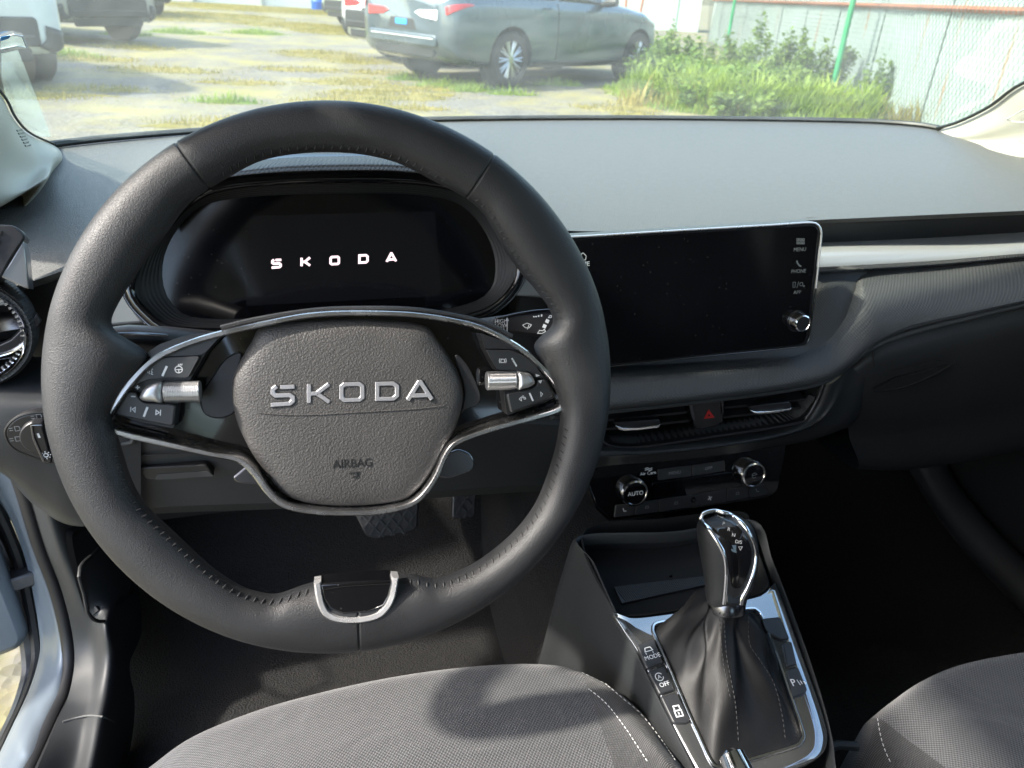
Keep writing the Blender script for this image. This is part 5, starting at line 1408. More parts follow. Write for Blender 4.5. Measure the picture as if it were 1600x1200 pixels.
# ground material: pale gravel with yellow-green moss
def ground_mat():
    m = bpy.data.materials.new('gravel_yard'); m.use_nodes = True
    N = m.node_tree.nodes; L = m.node_tree.links; b = N['Principled BSDF']
    tc = N.new('ShaderNodeTexCoord')
    def noise(s, d=5, r=.6):
        n = N.new('ShaderNodeTexNoise'); n.inputs['Scale'].default_value = s; n.inputs['Detail'].default_value = d; n.inputs['Roughness'].default_value = r
        L.new(tc.outputs['Object'], n.inputs['Vector']); return n.outputs[0]
    def ramp(src, stops):
        r = N.new('ShaderNodeValToRGB'); e = r.color_ramp.elements
        e[0].position, e[0].color = stops[0][0], (*stops[0][1], 1); e[1].position, e[1].color = stops[1][0], (*stops[1][1], 1)
        for p, c in stops[2:]:
            q = e.new(p); q.color = (*c, 1)
        L.new(src, r.inputs[0]); return r.outputs[0]
    def mix(f, a, c):
        x = N.new('ShaderNodeMix'); x.data_type = 'RGBA'; L.new(f, x.inputs[0]); L.new(a, x.inputs[6]); L.new(c, x.inputs[7]); return x.outputs[2]
    vo = N.new('ShaderNodeTexVoronoi'); vo.inputs['Scale'].default_value = 38; L.new(tc.outputs['Object'], vo.inputs['Vector'])
    stones = ramp(vo.outputs['Color'], [(.15, (.070, .067, .060)), (.5, (.115, .110, .098)), (.9, (.185, .178, .16))])
    sand = ramp(noise(1.3), [(.35, (.115, .106, .086)), (.65, (.165, .150, .118))])
    base = mix(ramp(noise(5), [(.42, (0, 0, 0)), (.62, (1, 1, 1))]), stones, sand)
    moss = ramp(noise(9), [(.35, (.20, .185, .05)), (.55, (.23, .195, .075)), (.75, (.12, .165, .04))])
    mk = ramp(noise(.8, 9, .72), [(.44, (0, 0, 0)), (.62, (.95, .95, .95))])
    L.new(mix(mk, base, moss), b.inputs['Base Color'])
    b.inputs['Roughness'].default_value = .95
    bp = N.new('ShaderNodeBump'); bp.inputs['Distance'].default_value = .012; bp.inputs['Strength'].default_value = .5
    L.new(vo.outputs['Distance'], bp.inputs['Height']); L.new(bp.outputs[0], b.inputs['Normal'])
    M['gravel_yard'] = m
ground_mat()
g = lmesh('ground', [(-400, -400, 0), (400, -400, 0), (400, 400, 0), (-400, 400, 0)], [(0, 1, 2, 3)], M['gravel_yard'], smooth=False)
put(g); g['kind'] = 'structure'

def leafmat(name, c0, c1, sc=3.0):
    m = bpy.data.materials.new(name); m.use_nodes = True
    N = m.node_tree.nodes; L = m.node_tree.links; b = N['Principled BSDF']
    tc = N.new('ShaderNodeTexCoord'); n = N.new('ShaderNodeTexNoise'); n.inputs['Scale'].default_value = sc; n.inputs['Detail'].default_value = 4
    L.new(tc.outputs['Object'], n.inputs['Vector'])
    mr = N.new('ShaderNodeMapRange'); mr.inputs[1].default_value = .35; mr.inputs[2].default_value = .65; L.new(n.outputs[0], mr.inputs[0])
    x = N.new('ShaderNodeMix'); x.data_type = 'RGBA'; x.inputs[6].default_value = (*c0, 1); x.inputs[7].default_value = (*c1, 1)
    L.new(mr.outputs[0], x.inputs[0]); L.new(x.outputs[2], b.inputs['Base Color'])
    b.inputs['Roughness'].default_value = .55
    tr = N.new('ShaderNodeBsdfTranslucent'); L.new(x.outputs[2], tr.inputs[0])
    ms = N.new('ShaderNodeMixShader'); ms.inputs[0].default_value = .4
    L.new(b.outputs[0], ms.inputs[1]); L.new(tr.outputs[0], ms.inputs[2]); L.new(ms.outputs[0], N['Material Output'].inputs[0])
    M[name] = m
leafmat('grass_green', (.13, .24, .02), (.28, .37, .045), 1.5)
leafmat('grass_dry', (.26, .23, .05), (.36, .30, .08), 2.0)
leafmat('leaf_dark', (.09, .16, .028), (.19, .27, .05))
leafmat('leaf_light', (.11, .21, .03), (.22, .32, .05))

def blades(name, spots, n, h, m, label, cat, mound=0.0):
    rnd = random.Random(len(name) * 7 + n)
    V, Fs = [], []
    tot = sum(a * b for _, _, a, b, _ in spots)
    for cx, cy, a, b, rz in spots:
        k = int(n * a * b / tot)
        for _ in range(k):
            r = math.sqrt(rnd.random()) * (1 if rnd.random() < .6 else 1.6); t = rnd.random() * 6.283
            lx, ly = a * r * math.cos(t), b * r * math.sin(t)
            x = cx + lx * math.cos(rz) - ly * math.sin(rz); y = cy + lx * math.sin(rz) + ly * math.cos(rz)
            hh = h * (.25 + rnd.random() ** 1.8 * 1.25) * (1.2 - .7 * min(r, 1.4)); w = hh * .03 + .004
            d = rnd.random() * 6.283; le = hh * (.2 + .5 * rnd.random()); e = rnd.random() * 6.283
            i = len(V)
            V += [(x - w * math.cos(d), y - w * math.sin(d), 0), (x + w * math.cos(d), y + w * math.sin(d), 0), (x + le * .4 * math.cos(e) + w * .6 * math.cos(d), y + le * .4 * math.sin(e) + w * .6 * math.sin(d), hh * .6), (x + le * .4 * math.cos(e) - w * .6 * math.cos(d), y + le * .4 * math.sin(e) - w * .6 * math.sin(d), hh * .6), (x + le * math.cos(e), y + le * math.sin(e), hh)]
            Fs += [(i, i + 1, i + 2, i + 3), (i + 3, i + 2, i + 4)]
    if mound:
        for cx, cy, a, b, rz in spots:
            for q in range(5):
                ox, oy = rnd.uniform(-.7, .7) * a, rnd.uniform(-.7, .7) * b; sa, sb = a * rnd.uniform(.2, .6), b * rnd.uniform(.2, .6)
                i = len(V); V.append((cx + ox, cy + oy, mound)); k = 22
                for j in range(k):
                    t = 6.283 * j / k; rr = rnd.uniform(.55, 1.15)
                    V.append((cx + ox + sa * rr * math.cos(t), cy + oy + sb * rr * math.sin(t), .003))
                Fs += [(i, i + 1 + j, i + 1 + (j + 1) % k) for j in range(k)]
    me = bpy.data.meshes.new(name); me.from_pydata(V, [], Fs)
    o = bpy.data.objects.new(name, me); COL.objects.link(o); me.materials.append(m); put(o)
    tag(o, label, cat, kind='stuff'); return o
def sp(x, y, a, b, rz=0): q = gp(x, y); return (q.x, q.y, a, b, rz)
blades('dry_grass', [sp(600,150,.75,.45,.3), sp(540,160,.5,.3), sp(420,192,.6,.25), sp(330,195,.5,.2), sp(500,85,.7,.6), sp(560,95,.6,.5), sp(460,40,1.5,1.2), sp(520,50,1.0,1.2), sp(330,25,2.0,1.6), sp(290,30,1.2,1.2), sp(210,75,.6,.4), sp(50,150,.6,.25), sp(120,92,.8,.35), sp(650,140,.5,.25), sp(960,170,.5,.25), sp(1000,180,.3,.2), sp(420,15,4,2.5), sp(640,170,.4,.2), sp(560,130,.6,.35), sp(600,115,.5,.3), sp(150,140,.5,.25), sp(250,110,.7,.3), sp(470,110,.6,.3), sp(380,130,.5,.2)], 80000, .065, M['grass_dry'], 'low yellow dried grass patches scattered over the gravel yard', 'grass', .025)
blades('green_grass', [sp(700,135,.5,.15,.4), sp(740,142,.4,.12,.4), sp(870,133,.35,.12), sp(800,148,.3,.1), sp(350,160,.3,.12), sp(95,88,.5,.2), sp(280,52,.5,.25), sp(400,53,.5,.25), sp(200,55,.4,.2), sp(640,125,.3,.12), sp(975,140,.3,.2)], 9000, .10, M['grass_green'], 'small fresh green grass tufts around the parked cars', 'grass', .015)
wx = [sp(1040,140,.5,.35), sp(1080,160,.6,.35), sp(1120,172,.6,.3), sp(1180,178,.6,.3), sp(1240,180,.5,.3), sp(1100,130,.6,.4), sp(1160,150,.7,.4), sp(1220,160,.6,.4), sp(1010,150,.35,.25), sp(1290,184,.4,.25), sp(1340,188,.4,.2)]
blades('tall_grass', wx, 34000, .34, M['grass_green'], 'dense tall green grass growing in front of the fence', 'grass')
blades('tall_dry_grass', [sp(1000,165,.3,.2), sp(1300,170,.5,.3), sp(1360,188,.5,.25), sp(1440,196,.5,.2), sp(1080,170,.4,.2), sp(1160,178,.5,.2)], 2600, .26, M['grass_dry'], 'dry yellow grass stems along the foot of the fence', 'grass')

def shrub(x, y, w, h, n, mt, label, seed):
    rnd = random.Random(seed)
    t = outthing('shrub', label, 'shrub', x, y, group='weeds along the fence')
    V, Fs, SV, SF = [], [], [], []
    stems = []
    for k in range(14):
        a = rnd.random() * 6.283; r = math.sqrt(rnd.random()) * w
        hh = h * (.55 + .5 * rnd.random()) * (1.05 - .35 * r / w)
        P = [Vector((r * .4 * math.cos(a), r * .4 * math.sin(a), 0)), Vector((r * .8 * math.cos(a), r * .8 * math.sin(a), hh * .5)), Vector((r * 1.1 * math.cos(a), r * 1.1 * math.sin(a), hh))]
        stems.append(P)
        v, f = tubegeo(spl(P, 6), [.012, .010, .008, .007, .005, .003], seg=5); kk = len(SV); SV += v; SF += [tuple(i + kk for i in q) for q in f]
    for _ in range(n):
        P = stems[rnd.randrange(14)]; s = rnd.random() ** .75
        c = P[0].lerp(P[1], s * 2) if s < .5 else P[1].lerp(P[2], s * 2 - 1)
        sd = .20 * w * (1.2 - s)
        c = c + Vector((rnd.gauss(0, sd), rnd.gauss(0, sd), rnd.gauss(0, .05)))
        if c.z < .03: c.z = .03 + rnd.random() * .1
        L = .045 + rnd.random() * .055; a = rnd.random() * 6.283; pt = rnd.uniform(-.6, .8)
        d = Vector((math.cos(a) * math.cos(pt), math.sin(a) * math.cos(pt), math.sin(pt))); s2 = d.cross(Vector((rnd.gauss(0, .4), rnd.gauss(0, .4), 1))).normalized() * L * .33
        up2 = s2.cross(d).normalized() * L * .08
        i = len(V); V += [c, c + d * L * .5 + s2 + up2, c + d * L, c + d * L * .5 - s2 + up2]; Fs += [(i, i + 1, i + 2), (i, i + 2, i + 3)]
    lf = bpy.data.meshes.new('foliage'); lf.from_pydata([tuple(v) for v in V], [], Fs); lf.materials.append(M[mt])
    o = bpy.data.objects.new('foliage', lf); COL.objects.link(o); o.parent = t
    lmesh('stem', SV, SF, M['leaf_light'], t)
def shr(px, py, w, h, n, mt, label, seed): q = gp(px, py); shrub(q.x, q.y, w, h, n, mt, label, seed)
shr(1035, 118, .60, .80, 2600, 'leaf_light', 'bright bushy shrub beside the front of the grey estate car', 1)
shr(1105, 128, .60, .78, 2600, 'leaf_dark', 'leafy green shrub between the two nearer green fence posts, left of centre', 2)
shr(1180, 138, .65, .95, 3200, 'leaf_dark', 'tallest dark green shrub left of the nearest green fence post', 3)
shr(1255, 150, .55, .85, 2600, 'leaf_dark', 'dark shrub right against the nearest green fence post', 4)
shr(1140, 160, .55, .50, 2200, 'leaf_light', 'low light green shrub in front of the taller shrubs', 5)
shr(1362, 172, .22, .70, 420, 'leaf_light', 'thin single weed against the grey metal wall right of the nearest post', 6)

shr(1060, 150, .50, .48, 2200, 'leaf_light', 'low bright weed clump at the left end of the tall grass', 7)
shr(1210, 170, .50, .52, 2200, 'leaf_dark', 'low dark weed clump nearest the dashboard below the nearest post', 8)
shr(1000, 128, .35, .55, 1200, 'leaf_light', 'small light shrub touching the front wheel of the grey estate car', 9)
WEED = ['low dark weed at the left end of the tall grass, on the bare gravel edge', 'low pale weed in the front row of the tall grass, left half', 'low dark weed in the front row of the tall grass, just left of its middle', 'low pale weed in the grass directly under the nearest green post', 'dark weed in the middle of the tall grass', 'pale weed in the tall grass left of the nearest green post', 'dark weed growing beside the front bumper of the grey estate car', 'pale weed between the grey estate car and the farther green post']
for k_, (px_, py_, w__, h__) in enumerate(((1030,158,.4,.32), (1090,172,.4,.30), (1150,180,.4,.30), (1270,178,.4,.34), (1120,150,.45,.42), (1185,160,.45,.45), (1010,140,.3,.4), (1075,140,.4,.5))):
    shr(px_, py_, w__, h__, 900, 'leaf_light' if k_ % 2 else 'leaf_dark', WEED[k_], 20 + k_)
# ---- fence and metal wall on the right
fd = Vector((.335, .942, 0)).normalized(); fn = Vector((fd.y, -fd.x, 0))
A0 = gp(1296, 158)
def fpos(s, off=0.0): return Vector((A0.x, A0.y, 0)) + fd * s + fn * off
def rustmat():
    m = mat('wall_sheet', (.30, .37, .355), .55, var=(2.0, .07))
    N = m.node_tree.nodes; L = m.node_tree.links; b = N['Principled BSDF']
    src = b.inputs['Base Color'].links[0].from_socket
    tc = N.new('ShaderNodeTexCoord'); mp = N.new('ShaderNodeMapping'); mp.inputs['Scale'].default_value = (9, 9, .7); L.new(tc.outputs['Object'], mp.inputs[0])
    n = N.new('ShaderNodeTexNoise'); n.inputs['Scale'].default_value = 1.0; n.inputs['Detail'].default_value = 4; L.new(mp.outputs[0], n.inputs['Vector'])
    mr = N.new('ShaderNodeMapRange'); mr.inputs[1].default_value = .62; mr.inputs[2].default_value = .72; mr.inputs[4].default_value = .75; L.new(n.outputs[0], mr.inputs[0])
    x = N.new('ShaderNodeMix'); x.data_type = 'RGBA'; L.new(mr.outputs[0], x.inputs[0]); L.new(src, x.inputs[6]); x.inputs[7].default_value = (.30, .12, .035, 1)
    L.new(x.outputs[2], b.inputs['Base Color'])
rustmat()
mat('post_green', (.02, .22, .09), .45, var=(6, .15))
mat('rust', (.30, .10, .045), .8, var=(8, .3))
mat('wire_dark', (.10, .115, .10), .6, metal=.3)
mat('wire', (.30, .33, .31), .5, metal=.6)
mat('white_wall', (.60, .62, .57), .8, var=(.6, .08))
wall = outthing('metal_wall', 'pale grey-green sheet metal wall with a rusty rail behind the wire fence', 'wall', A0.x, A0.y)
WO = .45
pw = 1.05
for k in range(-7, 16):
    s0 = k * pw
    o = wall
    off = WO + (.012 if k % 2 else 0)
    a, b = fd * (s0 + .004) + fn * off, fd * (s0 + pw - .004) + fn * off
    V, Fs = [], []
    for i in range(9):
        q = a.lerp(b, i / 8) + fn * (.012 if i % 2 else 0)
        V += [q, q + Vector((0, 0, 2.3)), q + fn * .02, q + fn * .02 + Vector((0, 0, 2.3))]
    for i in range(8):
        j = i * 4; Fs += [(j, j + 4, j + 5, j + 1), (j + 2, j + 6, j + 7, j + 3), (j + 1, j + 5, j + 7, j + 3)]
    lmesh('panel', V, Fs, M['wall_sheet'], wall, smooth=False)
rz_ = 1.23
v, f = tubegeo([fd * -7.5 + fn * (WO - .035) + Vector((0, 0, rz_)), fd * 17 + fn * (WO - .035) + Vector((0, 0, rz_))], .032, seg=4)
lmesh('rail', v, f, M['rust'], wall, smooth=False)
fence = outthing('wire_fence', 'chain-link wire fence on round green posts in front of the metal wall', 'fence', A0.x, A0.y)
for s in (-9.8, 0, 9.8, 24):
    v, f = tubegeo([fd * s, fd * s + Vector((0, 0, 2.0))], .038, seg=14)
    p = lmesh('post', v, f, M['post_green'], fence)
    v, f = tubegeo([fd * s + Vector((0, 0, 2.0)), fd * s + Vector((0, 0, 2.02))], [.042, .026], seg=14); lmesh('post_cap', v, f, M['post_green'], p)
gs = []
S_, H_ = (-6.5, 14.0), 1.9
step = .085
k = int(S_[0] / step)
while k * step < S_[1]:
    for sg in (1, -1):
        a = fd * (k * step) + fn * (.034 + .003 * sg); b = fd * (k * step + sg * H_ * .75) + Vector((0, 0, H_)) + fn * (.034 + .003 * sg)
        gs.append(tubegeo([a, b], .0026, seg=3))
    k += 1
v, f = join(gs)
o = lmesh('wire_mesh', v, f, M['wire_dark'], fence, smooth=False); o['kind'] = 'stuff'
# far white wall of panels
fw0, fw1 = gp(120, 3), gp(560, 6)
fw = outthing('far_wall', 'white panel wall closing the yard far behind the cars', 'wall', -14, 34)
for k in range(9):
    V, Fs = boxgeo(WORLD, k * 2.5, k * 2.5 + 2.47, -.06, .06, 0, 2.6)
    lmesh('panel', V, Fs, M['white_wall'], fw, smooth=False)
    V, Fs = boxgeo(WORLD, k * 2.5 - .05, k * 2.5 + .05, -.14, -.061, 0, 2.7)
    lmesh('post', V, Fs, M['wire'], fw, smooth=False)
wb2 = outthing('white_shed', 'bright white shed wall behind the grey estate car bonnet', 'shed', gp(1012, 46).x, gp(1012, 46).y, rad(-5))
V, Fs = boxgeo(WORLD, -2.2, 2.2, 0, 3, 0, 2.6); lmesh('wall', V, Fs, M['white_wall'], wb2, smooth=False)
V, Fs = boxgeo(WORLD, -2.4, 2.4, -.2, 3.2, 2.601, 2.75); lmesh('roof', V, Fs, M['wire'], wb2, smooth=False)
for k, (px, lean) in enumerate(((957, .05), (978, -.08), (992, .10))):
    o = lmesh('rusty_pole', *tubegeo([(0, 0, 0), (lean * 2.2, 0, 2.2)], .045, seg=8), M['rust'])
    q = gp((956, 976, 994)[k], 52); put(o, q.x, q.y, 0); tag(o, ('left', 'middle', 'right')[k] + ' one of three rusty poles leaning before the white shed', 'pole')
bl = outthing('blue_barrel', 'bright blue plastic barrel standing at the far end of the yard', 'barrel', *gp(499, 16)[:2])
mat('barrel_blue', (.02, .12, .55), .4)
lathe_pts = [(.0, .0), (.27, .0), (.29, .03), (.29, .28), (.305, .30), (.29, .32), (.29, .58), (.305, .60), (.29, .62), (.29, .85), (.25, .90), (0, .90)]
def lla(name, prof, m, parent, n=28, ax='z', off=(0, 0, 0)):
    V, Fs = [], []; c = len(prof)
    for i in range(n):
        a = 2 * math.pi * i / n
        for r, h in prof:
            V.append((off[0] + r * math.cos(a), off[1] + r * math.sin(a), off[2] + h) if ax == 'z' else (off[0] + r * math.cos(a), off[1] + h, off[2] + r * math.sin(a)))
    for i in range(n):
        for j in range(c - 1):
            a, b = i * c + j, ((i + 1) % n) * c + j; Fs.append((a, b, b + 1, a + 1))
    return lmesh(name, V, Fs, m, parent)
lla('drum', lathe_pts, M['barrel_blue'], bl)
lla('bung', [(0, .90), (.04, .90), (.04, .925), (0, .93)], M['white_wall'], bl, n=12)

# ================================================================== PARKED CARS
mat('tyre', (.018, .018, .019), .8, var=(20, .2))
mat('alloy', (.55, .56, .57), .28, metal=.9)
mat('car_glass', (.02, .025, .028), .05, spec=.8)
mat('lamp_red', (.55, .03, .03), .15, coat=.6)
mat('lamp_clear', (.75, .76, .76), .12, coat=.6)
mat('plate_blue', (.02, .30, .72), .35)
mat('trim_black', (.02, .021, .022), .5)
for nm, c in (('grey', (.085, .115, .135)), ('silver', (.26, .28, .27)), ('white', (.60, .64, .64)), ('black', (.03, .034, .038)), ('mint', (.40, .52, .40))):
    mat('paint_' + nm, c, .28, metal=.4 if nm in ('grey', 'silver') else 0, coat=1.0, var=(1.5, .03))
def interp(tab, x):
    P = [Vector(r[1:]) if len(r) <= 4 else r[1:] for r in tab]
    if x <= tab[0][0]: return tab[0][1:]
    for i in range(len(tab) - 1):
        a, b = tab[i], tab[i + 1]
        if x <= b[0]:
            t = (x - a[0]) / (b[0] - a[0]); t = t * t * (3 - 2 * t) * .5 + t * .5
            return tuple(p + (q - p) * t for p, q in zip(a[1:], b[1:]))
    return tab[-1][1:]
def secpts(tab, x):
    zb, w, hb, zt, wt = interp(tab, x)
    mid_ = zb + (hb - zb) * .52
    return [(0, zb), (.72 * w, zb), (.95 * w, zb + .05), (.985 * w, zb + .14), (1.0 * w, mid_), (.985 * w, hb - .11), (.955 * w, hb), (.955 * w * .5 + wt * .5 + .02, (hb + zt) / 2), (wt, zt - .05), (.6 * wt, zt - .008), (0, zt)]
def S_at(tab, x, t):
    p = secpts(tab, x); i = min(int(t), 9); f = t - i
    def g(k): return Vector((p[k][0], p[k][1], 0)) if 0 <= k <= 10 else (Vector((-p[1][0], p[1][1], 0)) if k < 0 else Vector((-p[9][0], p[9][1], 0)))
    a, b, c, d = g(i - 1), g(i), g(i + 1), g(i + 2)
    q = 0.5 * ((2 * b) + (c - a) * f + (2 * a - 5 * b + 4 * c - d) * f * f + (3 * b - a - 3 * c + d) * f ** 3)
    return Vector((x, q.x, q.y))
def slabgeo(P, t):
    n = len(P); V = list(P) + [(a + t, b, c) for a, b, c in P]
    return V, [tuple(range(n)), tuple(range(n, 2 * n))] + [(i, (i + 1) % n, n + (i + 1) % n, n + i) for i in range(n)]
def parked(name, label, tab, wheels, wr, paint, x, y, rz, lower='paint', group='parked cars in the yard', rear=True):
    car = outthing(name, label, 'car', x, y, rz, group)
    x0, x1 = tab[0][0], tab[-1][0]
    nx = 64; ts = [k * .25 for k in range(41)]
    V, Fs = [], []
    ring = len(ts) * 2 - 2
    for i in range(nx + 1):
        xx = x0 + (x1 - x0) * i / nx
        h = [S_at(tab, xx, t) for t in ts]
        V += [(p.x, p.y, p.z) for p in h] + [(p.x, -p.y, p.z) for p in h[-2:0:-1]]
    for i in range(nx):
        for j in range(ring): Fs.append((i * ring + j, i * ring + (j + 1) % ring, (i + 1) * ring + (j + 1) % ring, (i + 1) * ring + j))
    Fs.append(tuple(range(ring))); Fs.append(tuple(nx * ring + j for j in range(ring)))
    b = lmesh('body', V, Fs, M[paint], None, ang=50)
    # wheel arches cut out of the body
    cut = []
    for ax in wheels:
        for sg in (1, -1):
            v, f = tubegeo([(ax, sg * .62, wr), (ax, sg * 1.4, wr)], wr + .055, seg=40); cut.append((v, f))
    v, f = join(cut)
    c = mesh('cutter', v, f, None, None, smooth=False)
    md = b.modifiers.new('arch', 'BOOLEAN'); md.object = c; md.operation = 'DIFFERENCE'; md.solver = 'EXACT'
    bpy.context.view_layer.update()
    me = bpy.data.meshes.new_from_object(b.evaluated_get(bpy.context.evaluated_depsgraph_get()))
    b.modifiers.clear(); b.data = me
    me.materials.clear(); me.materials.append(M[paint])
    me.polygons.foreach_set('use_smooth', [True] * len(me.polygons)); me.set_sharp_from_angle(angle=rad(40))
    bpy.data.objects.remove(c)
    b.parent = car
    W_ = max(r[2] for r in tab)
    def patch(nm, xa, xb, ta, tb, off, m, par, sides=(1, -1), na=10, nb_=6):
        out = []
        for sg in sides:
            V, Fs = [], []
            for i in range(na + 1):
                for j in range(nb_ + 1):
                    xx = xa + (xb - xa) * i / na
                    tt = (ta + (tb - ta) * j / nb_) if not callable(ta) else (ta(i / na) + (tb(i / na) - ta(i / na)) * j / nb_)
                    p = S_at(tab, xx, tt); e = 1e-3
                    du = S_at(tab, xx + e, tt) - p; dv = S_at(tab, xx, min(tt + .02, 9.99)) - p
                    n = du.cross(dv)
                    n = n.normalized() if n.length > 1e-12 else Vector((0, 1, 0))
                    if n.y < 0: n = -n
                    p = p + n * off
                    V.append((p.x, sg * p.y, p.z))
            for i in range(na):
                for j in range(nb_):
                    a = i * (nb_ + 1) + j; Fs.append((a, a + 1, a + nb_ + 2, a + nb_ + 1))
            out.append(lmesh(nm, V, Fs, m, par, solid=.006))
        return out
    cabx = [r[0] for r in tab if r[4] > 1.30]
    ca, cb = min(cabx) - .35, max(cabx) + .25
    half = (ca + cb) / 2
    for sg in (1, -1):
        patch('side_window', ca + .1, half - .04, lambda t: 6.25 + .5 * max(0, .25 - t), lambda t: 7.75 - .6 * max(0, .3 - t), .004, M['car_glass'], car, (sg,))
        patch('side_window', half + .04, cb - .15, lambda t: 6.25 + .5 * max(0, t - .8), lambda t: 7.75 - 1.8 * max(0, t - .6), .004, M['car_glass'], car, (sg,))
        h1 = patch('door_handle', half - .32, half - .12, 5.55, 5.68, .018, M[paint], car, (sg,), 4, 2)
        patch('door_handle', half + .62, half + .80, 5.55, 5.68, .018, M[paint], car, (sg,), 4, 2)
        patch('sill_trim', wheels[0] + wr + .1, wheels[1] - wr - .1, 1.6, 2.7, .006, M['trim_black'], car, (sg,))
        patch('door_gap', half - .006, half + .006, 2.8, 6.1, .0012, M['trim_black'], car, (sg,), 1, 10)
        mx_ = cb - .25; p = S_at(tab, mx_, 6.1)
        v, f = tubegeo([(mx_, sg * (p.y - .02), p.z + .03), (mx_ + .02, sg * (p.y + .10), p.z + .07), (mx_ + .03, sg * (p.y + .22), p.z + .08)], [.03, .06, .05], seg=10)
        lmesh('mirror', v, f, M['trim_black'], car)
    # wheels
    for ax in wheels:
        for sg in (1, -1):
            yo = sg * (W_ - .11)
            prof = [(wr * .68, -.10), (wr * .93, -.105), (wr, -.08), (wr, .08), (wr * .93, .105), (wr * .68, .10)]
            w = lla('wheel', prof + [prof[0]], M['tyre'], car, n=36, ax='y', off=(ax, yo, wr))
            r_ = lla('rim', [(wr * .70, -.09), (wr * .70, .09), (wr * .66, .095), (wr * .64, .02), (wr * .64, -.09)], M['alloy'], w, n=36, ax='y', off=(ax, yo, wr))
            gs = []
            for k in range(10):
                a = 2 * math.pi * k / 10
                for da_ in (-.035, .035):
                    gs.append(tubegeo([(ax + wr * .12 * math.cos(a), yo + sg * .085, wr + wr * .12 * math.sin(a)), (ax + wr * .67 * math.cos(a + da_ * 3), yo + sg * .085, wr + wr * .67 * math.sin(a + da_ * 3))], [.016, .010], seg=6))
            v, f = join(gs); lmesh('spokes', v, f, M['alloy'], w)
            lla('hub', [(0, sg * .10), (wr * .15, sg * .098), (wr * .16, sg * .07)], M['alloy'], w, n=16, ax='y', off=(ax, yo, wr))
            lla('arch_liner', [(0, -sg * .12), (wr * 1.12, -sg * .12)], M['trim_black'], w, n=24, ax='y', off=(ax, yo, wr))
    # tail
    zr = interp(tab, x0)
    def F_(pts, d, t=.03): return slabgeo([(x0 - d, yy, zz) for yy, zz in pts], t)
    for sg in (1, -1):
        patch('tail_light', x0 + .03, x0 + .36, lambda t: 5.05 + .45 * t, lambda t: 5.85 - .20 * t, .006, M['lamp_red'], car, (sg,))
        w_ = zr[1]
        lmesh('tail_light', *F_([(sg * w_ * .98, zr[2] - .02), (sg * w_ * .98, zr[2] - .13), (sg * w_ * .55, zr[2] - .11), (sg * w_ * .36, zr[2] - .06), (sg * w_ * .50, zr[2] - .03)], .012), M['lamp_red' if sg > 0 else 'lamp_clear'], car, bevel=.006)
        lmesh('reflector', *F_([(sg * w_ * .95, zr[0] + .055), (sg * w_ * .95, zr[0] + .03), (sg * w_ * .45, zr[0] + .03), (sg * w_ * .45, zr[0] + .055)], .014), M['lamp_red'], car, bevel=.004)
        if lower != 'paint': patch('lower_cladding', x0 + .01, wheels[0] - wr - .08, 1.4, 3.3, .008, M['trim_black'], car, (sg,))
    h_ = .22
    lmesh('plate_recess', *F_([(-h_, zr[2] - .13), (h_, zr[2] - .13), (h_ * 1.25, zr[2] - .26), (-h_ * 1.25, zr[2] - .26)], .003), M['trim_black'], car, bevel=.008)
    q = rrect(-zr[1] * .97, zr[1] * .97, zr[0] - .01, zr[0] + (.12 if lower == 'paint' else .24), .04)
    bm_ = lmesh('bumper', *F_(q, .02), M[paint] if lower == 'paint' else M['trim_black'], car, bevel=.015)
    lmesh('bumper_lip', *F_(rrect(-zr[1] * .9, zr[1] * .9, zr[0] + .07, zr[0] + .085, .006), .028), M['satin_chrome'] if lower == 'paint' else M['metal_dull'], bm_, bevel=.004)
    if lower == 'paint': lmesh('dealer_plate', *F_(rrect(-.10, .12, zr[0] + .20, zr[0] + .265, .01), .012), M['plate_blue'], car, bevel=.004)
    lmesh('valance', *F_(rrect(-zr[1] * .85, zr[1] * .85, zr[0] - .14, zr[0] - .012, .04), -.02), M['trim_black'], car, bevel=.02)
    return car
SEDAN = [(-1.18,.47,.66,.88,.97,.56),(-1.16,.42,.76,.905,1.0,.64),(-1.11,.36,.83,.935,1.04,.70),(-1.02,.31,.88,.955,1.08,.73),(-.88,.27,.905,.97,1.12,.72),(-.55,.24,.925,.98,1.26,.66),(0,.22,.93,.985,1.42,.61),(.7,.21,.93,.98,1.48,.61),(1.3,.21,.93,.97,1.48,.61),(1.85,.21,.93,.96,1.36,.61),(2.40,.22,.93,.95,1.06,.70),(2.95,.24,.92,.90,.985,.70),(3.45,.28,.87,.80,.88,.64),(3.68,.36,.72,.68,.74,.5)]
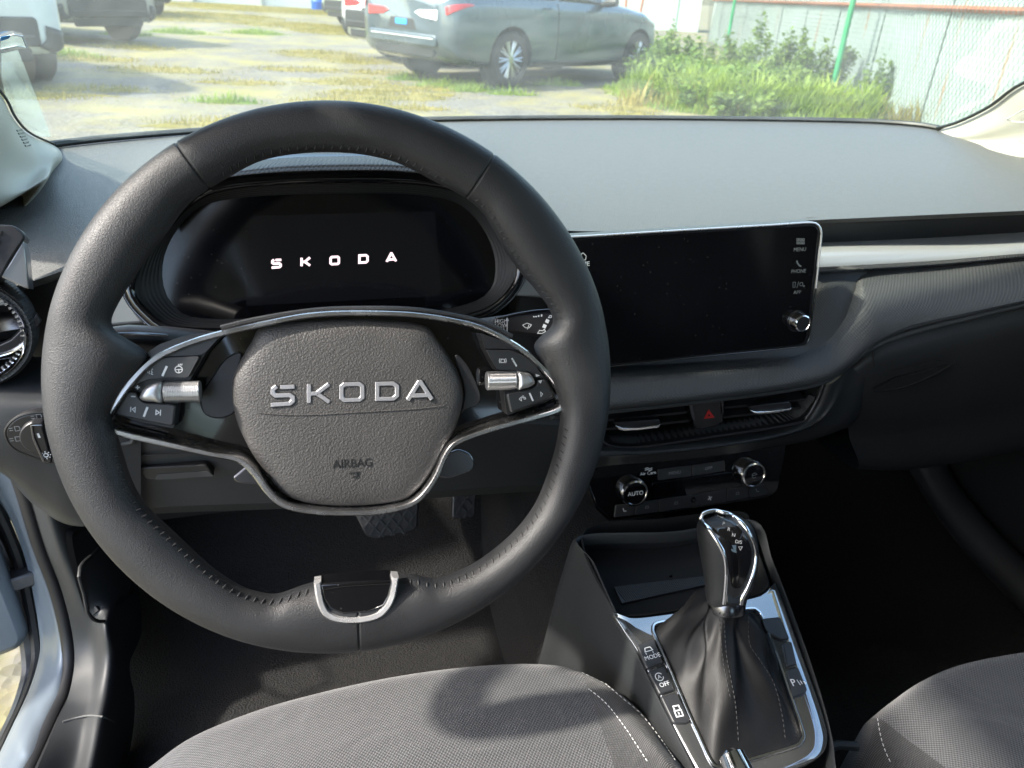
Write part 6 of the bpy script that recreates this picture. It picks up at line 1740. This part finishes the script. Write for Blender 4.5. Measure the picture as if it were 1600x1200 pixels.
SUV = [(-.85,.40,.68,1.0,1.08,.58),(-.83,.36,.78,1.03,1.14,.66),(-.79,.33,.86,1.055,1.20,.71),(-.73,.31,.90,1.07,1.28,.71),(-.62,.30,.925,1.08,1.40,.68),(-.3,.32,.94,1.08,1.60,.64),(.4,.30,.94,1.07,1.66,.63),(1.1,.30,.94,1.06,1.65,.63),(1.65,.30,.94,1.05,1.50,.63),(2.15,.31,.94,1.04,1.16,.72),(2.7,.34,.93,1.0,1.08,.72),(3.2,.38,.88,.90,.98,.66),(3.42,.46,.74,.80,.84,.5)]
SEDAN = [((r[0] * .86) if r[0] < 0 else (r[0] if r[0] < 2.8 else 2.8 + (r[0] - 2.8) * .72),) + r[1:] for r in SEDAN]
def by_wheel(px, py, rz, side, track=.80):
    """rear axle centre from the contact point of one rear wheel (side = +1 left, -1 right)"""
    q = gp(px, py); return q.x + side * math.sin(rz) * track, q.y - side * math.cos(rz) * track
q0, q1 = gp(786, 136), gp(980, 125)
rzs = math.atan2(q1.y - q0.y, q1.x - q0.x)
parked('parked_car', 'grey estate car with red tail light and multi-spoke wheels right of the lane', SEDAN, (0, 2.80), .335, 'paint_grey', *by_wheel(786, 136, rzs, -1), rzs)
cx0, cy0 = by_wheel(786, 136, rzs, -1)
nx_, ny_ = -math.sin(rzs), math.cos(rzs)
parked('parked_car', 'white car with dark rear bumper parked just behind the grey estate car', SEDAN, (0, 2.7), .33, 'paint_white', cx0 + (gp(556, 80) - gp(592, 104)).x, cy0 + (gp(556, 80) - gp(592, 104)).y, rzs, lower='dark')
parked('parked_car', 'pale mint car with dark grille at the far right end of the lane', SUV, (0, 2.6), .34, 'paint_mint', cx0 + (gp(512, 38) - gp(592, 104)).x, cy0 + (gp(512, 38) - gp(592, 104)).y, rzs, lower='dark')
rzl = rad(137)
parked('parked_car', 'silver sport utility car with dark bumper left of the lane', SUV, (0, 2.6), .36, 'paint_silver', *by_wheel(195, 62, rzl, -1), rzl, lower='dark')
parked('parked_car', 'white-topped car with dark bumper cut by the left edge of the picture', SUV, (0, 2.6), .36, 'paint_white', *by_wheel(58, 125, rad(122), -1), rad(122), lower='dark')
parked('parked_car', 'black car behind the silver one at the far left', SUV, (0, 2.6), .36, 'paint_black', *by_wheel(240, 24, rad(130), -1), rad(130), lower='dark')
